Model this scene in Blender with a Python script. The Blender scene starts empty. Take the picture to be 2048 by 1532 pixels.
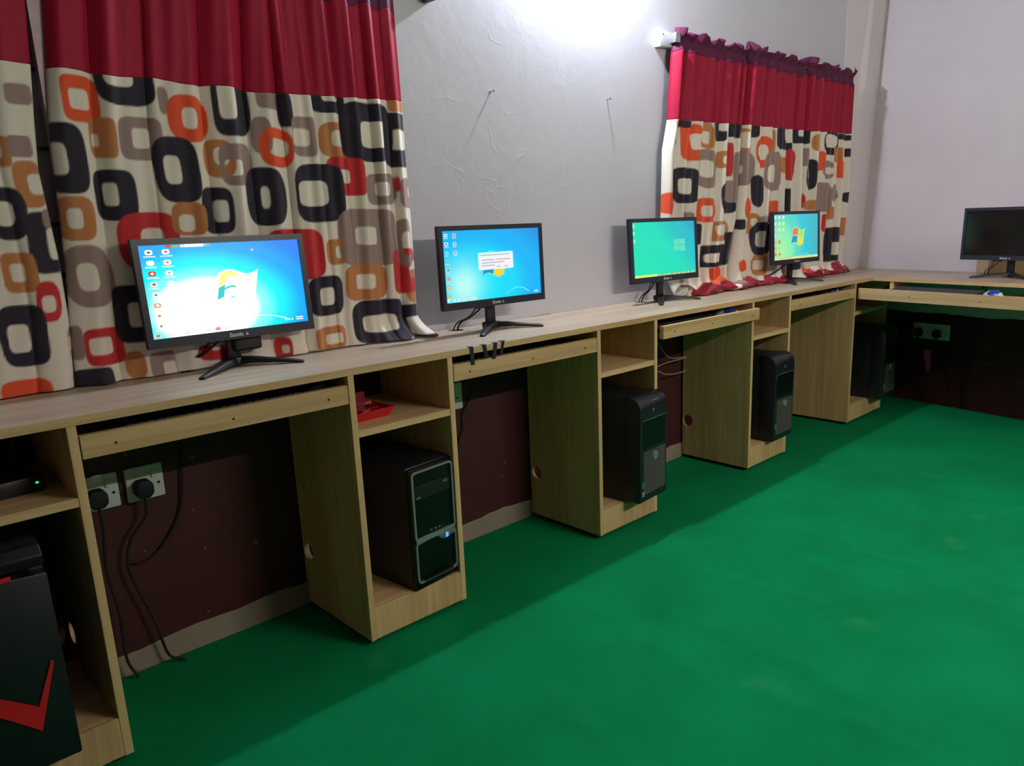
import bpy, bmesh, math, random
from mathutils import Vector, Matrix
random.seed(7)
PI = math.pi
# ------------------------------------------------------------------ camera, world, exposure
sc = bpy.context.scene
COL = sc.collection
cam_d = bpy.data.cameras.new('camera')
cam = bpy.data.objects.new('camera', cam_d); COL.objects.link(cam); sc.camera = cam
cam_d.sensor_fit = 'HORIZONTAL'; cam_d.sensor_width = 36.0
cam_d.lens = 1515.6156 / 2048 * 36.0
cam_d.shift_x = -76.28 / 2048; cam_d.shift_y = 32.66 / 2048
cam_d.clip_start = 0.02; cam_d.clip_end = 60
_yaw, _pitch, _roll = 0.7763, -0.2306, -0.0317
fw = Vector((math.sin(_yaw)*math.cos(_pitch), math.cos(_yaw)*math.cos(_pitch), math.sin(_pitch)))
rt = Vector((math.cos(_yaw), -math.sin(_yaw), 0)); up = rt.cross(fw)
r2 = rt*math.cos(_roll) + up*math.sin(_roll); u2 = -rt*math.sin(_roll) + up*math.cos(_roll)
cam.matrix_world = Matrix(((r2.x,u2.x,-fw.x,-0.5543),(r2.y,u2.y,-fw.y,-1.6344),(r2.z,u2.z,-fw.z,1.0832),(0,0,0,1)))
w = bpy.data.worlds.new('night'); sc.world = w; w.use_nodes = True
w.node_tree.nodes['Background'].inputs[0].default_value = (0.02,0.025,0.04,1)
w.node_tree.nodes['Background'].inputs[1].default_value = 0.3
sc.view_settings.view_transform = 'Standard'; sc.view_settings.look = 'None'
sc.view_settings.exposure = 0.0; sc.view_settings.gamma = 1.0; sc.view_settings.use_curve_mapping = False
LAMP_WALL = 2300.0   # emission of the bulb on the back wall above the frame
LAMP_TUBE = 335.0    # emission of the tube light on the opposite wall
# ------------------------------------------------------------------ room constants (metres)
D = 0.354; H = 0.75; T = 0.0175
XF = 3.4214; ANG = 0.1719; XW = 3.981          # right desk front / right wall at y = 0
WT = 2.75                                       # ceiling height
def xw(y, z=0.0): return XW + ANG*y + 0.105*max(0.0, z-H)
def xf(y): return XF + ANG*y

# ------------------------------------------------------------------ colour + material helpers
def lin(c):
    c = c/255.0
    return c/12.92 if c <= 0.04045 else ((c+0.055)/1.055)**2.4
def rgb(r,g,b): return (lin(r),lin(g),lin(b),1.0)
MATS = {}
def mat(name, col, rough=0.5, metal=0.0, spec=0.5, emit=None, estr=0.0, coat=0.0, sheen=0.0, bump=0.0, bscale=80.0, var=0.0, vscale=6.0, trans=0.0):
    m = bpy.data.materials.new(name); m.use_nodes = True
    nt = m.node_tree; b = nt.nodes['Principled BSDF']
    b.inputs['Base Color'].default_value = col; b.inputs['Roughness'].default_value = rough
    b.inputs['Metallic'].default_value = metal; b.inputs['Specular IOR Level'].default_value = spec
    b.inputs['Coat Weight'].default_value = coat; b.inputs['Sheen Weight'].default_value = sheen
    b.inputs['Transmission Weight'].default_value = trans
    if emit: b.inputs['Emission Color'].default_value = emit; b.inputs['Emission Strength'].default_value = estr
    tc = nt.nodes.new('ShaderNodeTexCoord')
    if var > 0:
        n = nt.nodes.new('ShaderNodeTexNoise'); n.inputs['Scale'].default_value = vscale; n.inputs['Detail'].default_value = 5
        nt.links.new(tc.outputs['Object'], n.inputs['Vector'])
        mx = nt.nodes.new('ShaderNodeMix'); mx.data_type = 'RGBA'; mx.blend_type = 'MIX'
        mx.inputs[6].default_value = tuple(c*(1-var) for c in col[:3])+(1,)
        mx.inputs[7].default_value = tuple(min(1,c*(1+var)) for c in col[:3])+(1,)
        nt.links.new(n.outputs['Fac'], mx.inputs[0]); nt.links.new(mx.outputs[2], b.inputs['Base Color'])
    if bump > 0:
        n = nt.nodes.new('ShaderNodeTexNoise'); n.inputs['Scale'].default_value = bscale; n.inputs['Detail'].default_value = 4
        nt.links.new(tc.outputs['Object'], n.inputs['Vector'])
        bp = nt.nodes.new('ShaderNodeBump'); bp.inputs['Strength'].default_value = bump; bp.inputs['Distance'].default_value = 0.002
        nt.links.new(n.outputs['Fac'], bp.inputs['Height']); nt.links.new(bp.outputs['Normal'], b.inputs['Normal'])
    MATS[name] = m; return m

def wood_mat(name, axis, c1, c2, rough=0.42):
    m = bpy.data.materials.new(name); m.use_nodes = True; nt = m.node_tree; b = nt.nodes['Principled BSDF']
    tc = nt.nodes.new('ShaderNodeTexCoord'); mp = nt.nodes.new('ShaderNodeMapping')
    s = [55.0, 55.0, 55.0]; s[axis] = 2.2; mp.inputs['Scale'].default_value = s
    nt.links.new(tc.outputs['Object'], mp.inputs['Vector'])
    n = nt.nodes.new('ShaderNodeTexNoise'); n.inputs['Scale'].default_value = 1.0; n.inputs['Detail'].default_value = 6; n.inputs['Distortion'].default_value = 0.6
    nt.links.new(mp.outputs['Vector'], n.inputs['Vector'])
    mp2 = nt.nodes.new('ShaderNodeMapping'); s = [10.0,10.0,10.0]; s[axis] = 0.7; mp2.inputs['Scale'].default_value = s
    nt.links.new(tc.outputs['Object'], mp2.inputs['Vector'])
    n2 = nt.nodes.new('ShaderNodeTexNoise'); n2.inputs['Scale'].default_value = 1.0; n2.inputs['Detail'].default_value = 3; n2.inputs['Distortion'].default_value = 1.2
    nt.links.new(mp2.outputs['Vector'], n2.inputs['Vector'])
    ad = nt.nodes.new('ShaderNodeMath'); ad.operation = 'ADD'; nt.links.new(n.outputs['Fac'], ad.inputs[0]); nt.links.new(n2.outputs['Fac'], ad.inputs[1])
    cr = nt.nodes.new('ShaderNodeValToRGB'); cr.color_ramp.elements[0].position = 0.72; cr.color_ramp.elements[1].position = 1.22
    mr = nt.nodes.new('ShaderNodeMapRange'); mr.inputs[1].default_value = 0.7; mr.inputs[2].default_value = 1.3
    nt.links.new(ad.outputs[0], mr.inputs[0])
    cr.color_ramp.elements[0].position = 0.1; cr.color_ramp.elements[1].position = 0.9
    cr.color_ramp.elements[0].color = c1; cr.color_ramp.elements[1].color = c2
    nt.links.new(mr.outputs[0], cr.inputs[0]); nt.links.new(cr.outputs[0], b.inputs['Base Color'])
    b.inputs['Roughness'].default_value = rough
    bp = nt.nodes.new('ShaderNodeBump'); bp.inputs['Strength'].default_value = 0.15; bp.inputs['Distance'].default_value = 0.001
    nt.links.new(n.outputs['Fac'], bp.inputs['Height']); nt.links.new(bp.outputs['Normal'], b.inputs['Normal'])
    MATS[name] = m; return m
W1, W2 = rgb(172,150,124), rgb(200,181,154)
wood_top = wood_mat('worktop_laminate', 0, rgb(160,142,120), rgb(186,168,146))
V1, V2 = rgb(188,156,109), rgb(217,187,138)
wood_x = wood_mat('laminate_grain_long', 0, V1, V2, 0.5)
wood_z = wood_mat('laminate_grain_upright', 2, V1, V2, 0.5)
wood_y = wood_mat('laminate_grain_deep', 1, W1, W2)
black_pl = mat('black_plastic', rgb(17,18,23), 0.45, bump=0.05, bscale=400)
black_gl = mat('glossy_black_plastic', rgb(9,10,13), 0.3, spec=0.3)
dark_metal = mat('dark_steel_case', rgb(25,29,33), 0.42, var=0.1)
charcoal = mat('charcoal_bezel', rgb(34,37,54), 0.35)
silver = mat('silver_trim', rgb(165,172,172), 0.32, metal=0.6)
chrome = mat('bright_metal', rgb(190,190,195), 0.25, metal=0.9)
white_pl = mat('white_plastic', rgb(205,212,208), 0.4)
blue_pl = mat('blue_plastic', rgb(30,60,150), 0.3)
red_pl = mat('red_plastic', rgb(205,28,42), 0.35)
red_clear = mat('dark_red_plastic', rgb(140,30,55), 0.3)
rubber = mat('black_rubber', rgb(14,14,16), 0.7)
screwm = mat('screw_steel', rgb(70,62,55), 0.45, metal=0.5)
keym = mat('grey_keys', rgb(58,56,62), 0.45)
cablew = mat('pale_cable', rgb(165,150,145), 0.5)
tape_m = mat('black_tape', rgb(14,22,38), 0.45)
blue_led = mat('blue_lit_window', rgb(10,30,120), 0.3, emit=(0.03,0.16,1.0,1), estr=3.0)
green_led = mat('green_lit_dot', rgb(10,80,20), 0.3, emit=(0.05,1.0,0.1,1), estr=1.2)
sticker_b = mat('blue_sticker', rgb(40,120,150), 0.4)
sticker_w = mat('pale_sticker', rgb(150,150,140), 0.4)
letter_m = mat('pale_lettering', rgb(190,198,205), 0.4)
board_m = mat('plywood', rgb(170,145,110), 0.6, var=0.12, vscale=9)
glass_black = mat('dark_screen_glass', rgb(9,10,14), 0.13)
gap_m = mat('dark_gap', rgb(6,6,8), 0.8)

def wall_mat(name, base, dado=True, cracks=True, DH=0.53):
    m = bpy.data.materials.new(name); m.use_nodes = True; nt = m.node_tree; b = nt.nodes['Principled BSDF']; L = nt.links.new
    tc = nt.nodes.new('ShaderNodeTexCoord'); sp = nt.nodes.new('ShaderNodeSeparateXYZ'); L(tc.outputs['Object'], sp.inputs[0])
    n = nt.nodes.new('ShaderNodeTexNoise'); n.inputs['Scale'].default_value = 2.5; n.inputs['Detail'].default_value = 6; L(tc.outputs['Object'], n.inputs['Vector'])
    mx = nt.nodes.new('ShaderNodeMix'); mx.data_type = 'RGBA'
    mx.inputs[6].default_value = tuple(c*0.90 for c in base[:3])+(1,); mx.inputs[7].default_value = tuple(min(1,c*1.06) for c in base[:3])+(1,)
    L(n.outputs['Fac'], mx.inputs[0]); out = mx.outputs[2]
    if dado:
        # maroon dado paint with an uneven brushed edge, scuffed pale spots
        nn = nt.nodes.new('ShaderNodeTexNoise'); nn.inputs['Scale'].default_value = 7; L(tc.outputs['Object'], nn.inputs['Vector'])
        ma = nt.nodes.new('ShaderNodeMath'); ma.operation = 'MULTIPLY_ADD'; L(nn.outputs['Fac'], ma.inputs[0]); ma.inputs[1].default_value = 0.03; L(sp.outputs['Z'], ma.inputs[2])
        lt = nt.nodes.new('ShaderNodeMath'); lt.operation = 'LESS_THAN'; L(ma.outputs[0], lt.inputs[0]); lt.inputs[1].default_value = DH
        sc_ = nt.nodes.new('ShaderNodeTexNoise'); sc_.inputs['Scale'].default_value = 28; sc_.inputs['Detail'].default_value = 8; L(tc.outputs['Object'], sc_.inputs['Vector'])
        gt = nt.nodes.new('ShaderNodeMath'); gt.operation = 'GREATER_THAN'; gt.inputs[1].default_value = 0.70; L(sc_.outputs['Fac'], gt.inputs[0])
        mr = nt.nodes.new('ShaderNodeMix'); mr.data_type = 'RGBA'; mr.inputs[6].default_value = rgb(66,19,21); mr.inputs[7].default_value = rgb(120,84,80)
        L(gt.outputs[0], mr.inputs[0])
        m2 = nt.nodes.new('ShaderNodeMix'); m2.data_type = 'RGBA'; L(lt.outputs[0], m2.inputs[0]); L(out, m2.inputs[6]); L(mr.outputs[2], m2.inputs[7]); out = m2.outputs[2]
    L(out, b.inputs['Base Color']); b.inputs['Roughness'].default_value = 0.62
    # plaster relief: fine trowel marks, plus raised crack lines
    f = nt.nodes.new('ShaderNodeTexNoise'); f.inputs['Scale'].default_value = 22; f.inputs['Detail'].default_value = 8; L(tc.outputs['Object'], f.inputs['Vector'])
    hgt = f.outputs['Fac']
    if cracks:
        dn = nt.nodes.new('ShaderNodeTexNoise'); dn.inputs['Scale'].default_value = 6; dn.inputs['Detail'].default_value = 6; L(tc.outputs['Object'], dn.inputs['Vector'])
        mxv = nt.nodes.new('ShaderNodeMix'); mxv.data_type = 'RGBA'; mxv.inputs[0].default_value = 0.22; L(tc.outputs['Object'], mxv.inputs[6]); L(dn.outputs['Color'], mxv.inputs[7])
        vo = nt.nodes.new('ShaderNodeTexVoronoi'); vo.feature = 'DISTANCE_TO_EDGE'; vo.inputs['Scale'].default_value = 6.5; L(mxv.outputs[2], vo.inputs['Vector'])
        cr = nt.nodes.new('ShaderNodeMapRange'); cr.inputs[1].default_value = 0.0; cr.inputs[2].default_value = 0.03; cr.inputs[3].default_value = 1.0; cr.inputs[4].default_value = 0.0; L(vo.outputs['Distance'], cr.inputs[0])
        # only in the damaged patch around (1.25, 1.4)
        vd = nt.nodes.new('ShaderNodeVectorMath'); vd.operation = 'DISTANCE'; vd.inputs[1].default_value = (1.25, D, 1.36); L(tc.outputs['Object'], vd.inputs[0])
        mk = nt.nodes.new('ShaderNodeMapRange'); mk.inputs[1].default_value = 0.10; mk.inputs[2].default_value = 0.50; mk.inputs[3].default_value = 1.0; mk.inputs[4].default_value = 0.0; L(vd.outputs['Value'], mk.inputs[0])
        mk2 = nt.nodes.new('ShaderNodeTexNoise'); mk2.inputs['Scale'].default_value = 9; L(tc.outputs['Object'], mk2.inputs['Vector'])
        mg = nt.nodes.new('ShaderNodeMapRange'); mg.inputs[1].default_value = 0.46; mg.inputs[2].default_value = 0.58; L(mk2.outputs['Fac'], mg.inputs[0])
        m1 = nt.nodes.new('ShaderNodeMath'); m1.operation = 'MULTIPLY'; L(cr.outputs[0], m1.inputs[0]); L(mk.outputs[0], m1.inputs[1])
        m1b = nt.nodes.new('ShaderNodeMath'); m1b.operation = 'MULTIPLY'; L(m1.outputs[0], m1b.inputs[0]); L(mg.outputs[0], m1b.inputs[1])
        ma2 = nt.nodes.new('ShaderNodeMath'); ma2.operation = 'MULTIPLY_ADD'; L(m1b.outputs[0], ma2.inputs[0]); ma2.inputs[1].default_value = 0.55; L(f.outputs['Fac'], ma2.inputs[2]); hgt = ma2.outputs[0]
    bp = nt.nodes.new('ShaderNodeBump'); bp.inputs['Strength'].default_value = 0.32; bp.inputs['Distance'].default_value = 0.003
    L(hgt, bp.inputs['Height']); L(bp.outputs['Normal'], b.inputs['Normal'])
    MATS[name] = m; return m
wall_m = wall_mat('grey_wall_paint_over_maroon', rgb(198,198,206), DH=0.76)
wall_rm = wall_mat('warm_wall_paint_over_maroon', rgb(210,202,206), cracks=False)
plain_wall = mat('plain_wall_paint', rgb(150,140,134), 0.8, var=0.04)
ceil_m = mat('ceiling_paint', rgb(165,160,158), 0.8)
far_wall = mat('shaded_far_wall_paint', rgb(112,92,86), 0.8, var=0.04)  # low albedo on the unseen walls to cut bounced light
pillar_m = mat('pillar_paint', rgb(208,202,202), 0.62, bump=0.2, bscale=30)
plaster = mat('bare_plaster', rgb(150,138,124), 0.9, var=0.2, vscale=12, bump=0.5, bscale=40)
concrete = mat('concrete_floor', rgb(120,112,102), 0.85, var=0.15)

def carpet_mat():
    m = bpy.data.materials.new('green_carpet_felt'); m.use_nodes = True; nt = m.node_tree; b = nt.nodes['Principled BSDF']; L = nt.links.new
    tc = nt.nodes.new('ShaderNodeTexCoord')
    n = nt.nodes.new('ShaderNodeTexNoise'); n.inputs['Scale'].default_value = 3.0; n.inputs['Detail'].default_value = 7; L(tc.outputs['Object'], n.inputs['Vector'])
    cr = nt.nodes.new('ShaderNodeValToRGB'); cr.color_ramp.elements[0].position = 0.3; cr.color_ramp.elements[1].position = 0.72
    cr.color_ramp.elements[0].color = rgb(0,118,64); cr.color_ramp.elements[1].color = rgb(2,134,78); L(n.outputs['Fac'], cr.inputs[0])
    # dusty worn spots
    n2 = nt.nodes.new('ShaderNodeTexNoise'); n2.inputs['Scale'].default_value = 4.2; n2.inputs['Detail'].default_value = 3; L(tc.outputs['Object'], n2.inputs['Vector'])
    mr = nt.nodes.new('ShaderNodeMapRange'); mr.inputs[1].default_value = 0.66; mr.inputs[2].default_value = 0.80; mr.inputs[4].default_value = 0.35; L(n2.outputs['Fac'], mr.inputs[0])
    mx = nt.nodes.new('ShaderNodeMix'); mx.data_type = 'RGBA'; L(mr.outputs[0], mx.inputs[0]); L(cr.outputs[0], mx.inputs[6]); mx.inputs[7].default_value = rgb(60,160,105)
    L(mx.outputs[2], b.inputs['Base Color']); b.inputs['Roughness'].default_value = 0.95; b.inputs['Specular IOR Level'].default_value = 0.1
    f = nt.nodes.new('ShaderNodeTexNoise'); f.inputs['Scale'].default_value = 260; f.inputs['Detail'].default_value = 2; L(tc.outputs['Object'], f.inputs['Vector'])
    bp = nt.nodes.new('ShaderNodeBump'); bp.inputs['Strength'].default_value = 0.4; bp.inputs['Distance'].default_value = 0.001; L(f.outputs['Fac'], bp.inputs['Height']); L(bp.outputs['Normal'], b.inputs['Normal'])
    MATS['carpet'] = m; return m
carpet_m = carpet_mat()

def attr_mat(name, rough, sheen=0.0, emis=False, bump=True, transl=0.0):
    m = bpy.data.materials.new(name); m.use_nodes = True; nt = m.node_tree; b = nt.nodes['Principled BSDF']; L = nt.links.new
    a = nt.nodes.new('ShaderNodeAttribute'); a.attribute_name = 'Col'
    if emis:
        b.inputs['Base Color'].default_value = (0.01,0.01,0.012,1); L(a.outputs['Color'], b.inputs['Emission Color']); b.inputs['Emission Strength'].default_value = 1.0
        b.inputs['Roughness'].default_value = rough
    else:
        L(a.outputs['Color'], b.inputs['Base Color']); b.inputs['Roughness'].default_value = rough; b.inputs['Sheen Weight'].default_value = sheen
        b.inputs['Specular IOR Level'].default_value = 0.3
        tc = nt.nodes.new('ShaderNodeTexCoord'); f = nt.nodes.new('ShaderNodeTexNoise'); f.inputs['Scale'].default_value = 60; f.inputs['Detail'].default_value = 3; L(tc.outputs['Object'], f.inputs['Vector'])
        bp = nt.nodes.new('ShaderNodeBump'); bp.inputs['Strength'].default_value = 0.25; bp.inputs['Distance'].default_value = 0.002; L(f.outputs['Fac'], bp.inputs['Height']); L(bp.outputs['Normal'], b.inputs['Normal'])
    MATS[name] = m; return m
cloth_m = attr_mat('printed_curtain_cotton', 0.75, 0.2)
screen_m = attr_mat('lit_screen', 0.25, emis=True)
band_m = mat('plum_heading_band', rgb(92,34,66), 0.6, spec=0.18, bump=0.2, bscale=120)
satin_m = mat('maroon_satin', rgb(156,22,52), 0.6, spec=0.18, bump=0.2, bscale=120)
hem_m = attr_mat('curtain_hem_cloth', 0.7, 0.2)

# ------------------------------------------------------------------ mesh helpers
class MB:
    def __init__(s): s.bm = bmesh.new()
    def box(s, x0,x1,y0,y1,z0,z1, bev=0.0, seg=2, M=None):
        t = bmesh.new()
        r = bmesh.ops.create_cube(t, size=1.0)
        bmesh.ops.transform(t, matrix=Matrix.Translation(((x0+x1)/2,(y0+y1)/2,(z0+z1)/2)) @ Matrix.Diagonal((abs(x1-x0),abs(y1-y0),abs(z1-z0),1)), verts=t.verts)
        if bev > 0: bmesh.ops.bevel(t, geom=t.edges[:], offset=bev, segments=seg, affect='EDGES', profile=0.5)
        s._merge(t, M); return s
    def _merge(s, t, M=None):
        if M is not None: bmesh.ops.transform(t, matrix=M, verts=t.verts)
        bmesh.ops.recalc_face_normals(t, faces=t.faces)
        me = bpy.data.meshes.new('tmp'); t.to_mesh(me); t.free(); s.bm.from_mesh(me); bpy.data.meshes.remove(me)
    def prism(s, pts, a0, a1, axis='z', bev=0.0, M=None, seg=2):
        """closed polygon pts (2D) extruded from a0 to a1 along axis; 2D axes: z->(x,y) y->(x,z) x->(y,z)"""
        t = bmesh.new()
        def P(p,a):
            return {'z':(p[0],p[1],a),'y':(p[0],a,p[1]),'x':(a,p[0],p[1])}[axis]
        v0 = [t.verts.new(P(p,a0)) for p in pts]; v1 = [t.verts.new(P(p,a1)) for p in pts]
        t.faces.new(v0); t.faces.new(v1[::-1]); n = len(pts)
        for i in range(n): t.faces.new((v0[i],v1[i],v1[(i+1)%n],v0[(i+1)%n]))
        if bev > 0: bmesh.ops.bevel(t, geom=t.edges[:], offset=bev, segments=seg, affect='EDGES', profile=0.5)
        s._merge(t, M); return s
    def ring_prism(s, outer, inner, a0, a1, axis='y', M=None):
        """outer and inner loops with the same number of points -> a hollow frame"""
        t = bmesh.new(); n = len(outer)
        def P(p,a): return {'z':(p[0],p[1],a),'y':(p[0],a,p[1]),'x':(a,p[0],p[1])}[axis]
        o0=[t.verts.new(P(p,a0)) for p in outer]; o1=[t.verts.new(P(p,a1)) for p in outer]
        i0=[t.verts.new(P(p,a0)) for p in inner]; i1=[t.verts.new(P(p,a1)) for p in inner]
        for k in range(n):
            j=(k+1)%n
            t.faces.new((o0[k],o0[j],i0[j],i0[k])); t.faces.new((o1[k],i1[k],i1[j],o1[j]))
            t.faces.new((o0[k],o1[k],o1[j],o0[j])); t.faces.new((i0[k],i0[j],i1[j],i1[k]))
        s._merge(t, M); return s
    def cyl(s, p0, p1, r, r1=None, n=16, cap=True, M=None):
        t = bmesh.new(); p0=Vector(p0); p1=Vector(p1); d=(p1-p0); L_=d.length
        bmesh.ops.create_cone(t, cap_ends=cap, segments=n, radius1=r, radius2=(r if r1 is None else r1), depth=L_)
        q = Vector((0,0,1)).rotation_difference(d.normalized())
        bmesh.ops.transform(t, matrix=Matrix.Translation((p0+p1)/2) @ q.to_matrix().to_4x4(), verts=t.verts)
        s._merge(t, M); return s
    def sph(s, c, rx, ry=None, rz=None, u=20, v=12, M=None):
        t = bmesh.new(); bmesh.ops.create_uvsphere(t, u_segments=u, v_segments=v, radius=1)
        bmesh.ops.transform(t, matrix=Matrix.Translation(c) @ Matrix.Diagonal((rx, ry or rx, rz or rx, 1)), verts=t.verts)
        s._merge(t, M); return s
    def tube(s, pts, r, n=8, sub=6, M=None):
        """smooth (Catmull-Rom) tube through pts"""
        P = [Vector(p) for p in pts]; Q = [P[0]*2-P[1]]+P+[P[-1]*2-P[-2]]; C = []
        for i in range(1,len(Q)-2):
            for k in range(sub):
                t_=k/sub; a,b,c,d=Q[i-1],Q[i],Q[i+1],Q[i+2]
                C.append(0.5*((2*b)+(c-a)*t_+(2*a-5*b+4*c-d)*t_*t_+(3*b-a-3*c+d)*t_**3))
        C.append(P[-1]); t = bmesh.new(); rings=[]; nrm=None
        for i,c in enumerate(C):
            d = (C[min(i+1,len(C)-1)]-C[max(i-1,0)]).normalized()
            if nrm is None: nrm = d.orthogonal().normalized()
            nrm = (nrm-d*nrm.dot(d)).normalized(); b = d.cross(nrm)
            rings.append([t.verts.new(c+(nrm*math.cos(2*PI*k/n)+b*math.sin(2*PI*k/n))*r) for k in range(n)])
        for a,b in zip(rings,rings[1:]):
            for k in range(n): t.faces.new((a[k],a[(k+1)%n],b[(k+1)%n],b[k]))
        t.faces.new(rings[0][::-1]); t.faces.new(rings[-1]); s._merge(t, M); return s
    def build(s, name, m, parent=None, smooth=True, ang=0.7):
        me = bpy.data.meshes.new(name); s.bm.to_mesh(me); s.bm.free()
        o = bpy.data.objects.new(name, me); COL.objects.link(o)
        for k in (m if isinstance(m,(list,tuple)) else [m]): me.materials.append(k)
        if smooth:
            me.polygons.foreach_set('use_smooth', [True]*len(me.polygons))
            try: me.set_sharp_from_angle(angle=ang)
            except Exception: pass
        if parent: o.parent = parent
        return o
def thing(name, label, cat, loc=(0,0,0), rz=0.0, group=None):
    o = bpy.data.objects.new(name, None); COL.objects.link(o); o.empty_display_size = 0.05
    o.location = loc; o.rotation_euler = (0,0,rz); o['label'] = label; o['category'] = cat
    if group: o['group'] = group
    return o
def tag(o, label, cat, group=None):
    o['label'] = label; o['category'] = cat
    if group: o['group'] = group
    return o
def struct(o): o['kind'] = 'structure'; return o
def rrect(x0,x1,z0,z1,r,n=5):
    p=[]
    for cx,cz,a in ((x1-r,z1-r,0),(x0+r,z1-r,90),(x0+r,z0+r,180),(x1-r,z0+r,270)):
        for k in range(n+1):
            t_=math.radians(a+90*k/n); p.append((cx+r*math.cos(t_), cz+r*math.sin(t_)))
    return p
def cut(o, cutters):
    """real holes: subtract solid cutters from o, bake the result and drop the cutters"""
    for c in cutters:
        md = o.modifiers.new('b','BOOLEAN'); md.object = c; md.operation = 'DIFFERENCE'; md.solver = 'EXACT'
    dg = bpy.context.evaluated_depsgraph_get(); dg.update()
    me = bpy.data.meshes.new_from_object(o.evaluated_get(dg)); o.modifiers.clear(); old=o.data; o.data = me; bpy.data.meshes.remove(old)
    for c in cutters:
        d = c.data; bpy.data.objects.remove(c); bpy.data.meshes.remove(d)
    o.data.polygons.foreach_set('use_smooth', [False]*len(o.data.polygons))
    return o
def text_mesh(name, s, size, m, parent, loc, rot, depth=0.0006, bold=0.0):
    cu = bpy.data.curves.new(name,'FONT'); cu.body = s; cu.size = size; cu.extrude = depth; cu.align_x='CENTER'; cu.align_y='CENTER'; cu.offset = bold
    t = bpy.data.objects.new(name, cu); COL.objects.link(t)
    dg = bpy.context.evaluated_depsgraph_get(); me = bpy.data.meshes.new_from_object(t.evaluated_get(dg))
    bpy.data.objects.remove(t); bpy.data.curves.remove(cu)
    o = bpy.data.objects.new(name, me); COL.objects.link(o); me.materials.clear(); me.materials.append(m); o.parent = parent
    o.location = loc; o.rotation_euler = rot; return o
# ------------------------------------------------------------------ room shell
XL, YF = -1.6, -3.0
WIN1 = (-1.05, 0.66, 0.92, 1.78); WIN2 = (2.22, 3.55, 0.95, 1.70)
m = MB(); y0, y1 = D, D+0.16
xs = [XL-0.15, WIN1[0], WIN1[1], WIN2[0], WIN2[1], 4.5]
m.box(xs[0],xs[1],y0,y1,0,WT); m.box(xs[2],xs[3],y0,y1,0,WT); m.box(xs[4],xs[5],y0,y1,0,WT)
for W in (WIN1, WIN2): m.box(W[0],W[1],y0,y1,0,W[2]); m.box(W[0],W[1],y0,y1,W[3],WT)
struct(m.build('wall_back', wall_m, smooth=False))
def slab_wall(name, prof, m_):
    """prof: list of (z, x at y=YF, x at y=D) inner face; 0.12 m thick outward"""
    t = bmesh.new(); rows=[]
    for z,xa,xb in prof:
        rows.append([t.verts.new(p) for p in ((xa,YF,z),(xb,D+0.1,z),(xb+0.14,D+0.1,z),(xa+0.14,YF,z))])
    for a,b in zip(rows,rows[1:]):
        for k in range(4): t.faces.new((a[k],a[(k+1)%4],b[(k+1)%4],b[k]))
    t.faces.new(rows[0][::-1]); t.faces.new(rows[-1]); mb = MB(); mb._merge(t); return struct(mb.build(name, m_, smooth=False))
slab_wall('wall_right', [(z, xw(YF,z), xw(D+0.1,z)) for z in (0,H,WT)], wall_rm)
struct(MB().box(XL-0.12,XL,YF,D,0,WT).build('wall_left', far_wall, smooth=False))
struct(MB().box(XL-0.12,4.3,YF-0.12,YF,0,WT).build('wall_front', far_wall, smooth=False))
struct(MB().box(XL-0.12,4.5,YF-0.12,D+0.16,WT,WT+0.1).build('ceiling', ceil_m, smooth=False))
struct(MB().box(XL-0.12,4.5,YF-0.12,D+0.16,-0.1,-0.004).build('floor', concrete, smooth=False))
# pillar filling the far corner: splayed left face, narrow front face
t = bmesh.new(); rows=[]
for z in (H+0.001, 0.85, WT):
    l = 0.105*max(0,z-0.85)
    pts = [(3.72,D+0.02),(3.72,D-0.001),(3.83+l,D-0.032),(xw(D-0.008,z)+0.012,D-0.010),(xw(D,z)+0.02,D+0.02)]
    rows.append([t.verts.new((x,y,z)) for x,y in pts])
for a,b in zip(rows,rows[1:]):
    for k in range(5): t.faces.new((a[k],a[(k+1)%5],b[(k+1)%5],b[k]))
t.faces.new(rows[0][::-1]); t.faces.new(rows[-1]); mb = MB(); mb._merge(t); o = struct(mb.build('trim_1', pillar_m, smooth=False))
# bare plaster strip at the foot of the back wall, ragged upper edge
t = bmesh.new(); n=160; prev=None; rnd=random.Random(3)
for i in range(n+1):
    x = XL + (4.02-XL)*i/n; h = 0.062+0.006*math.sin(x*7)+0.004*math.sin(x*23+1)+rnd.uniform(-0.0025,0.0025)
    c = [t.verts.new(p) for p in ((x,D,0.0),(x,D-0.006,0.0),(x,D-0.005,h-0.003),(x,D,h))]
    if prev:
        for k in range(3): t.faces.new((prev[k],c[k],c[k+1],prev[k+1]))
    prev = c
mb = MB(); mb._merge(t); struct(mb.build('baseboard_back', plaster, smooth=False))

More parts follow.
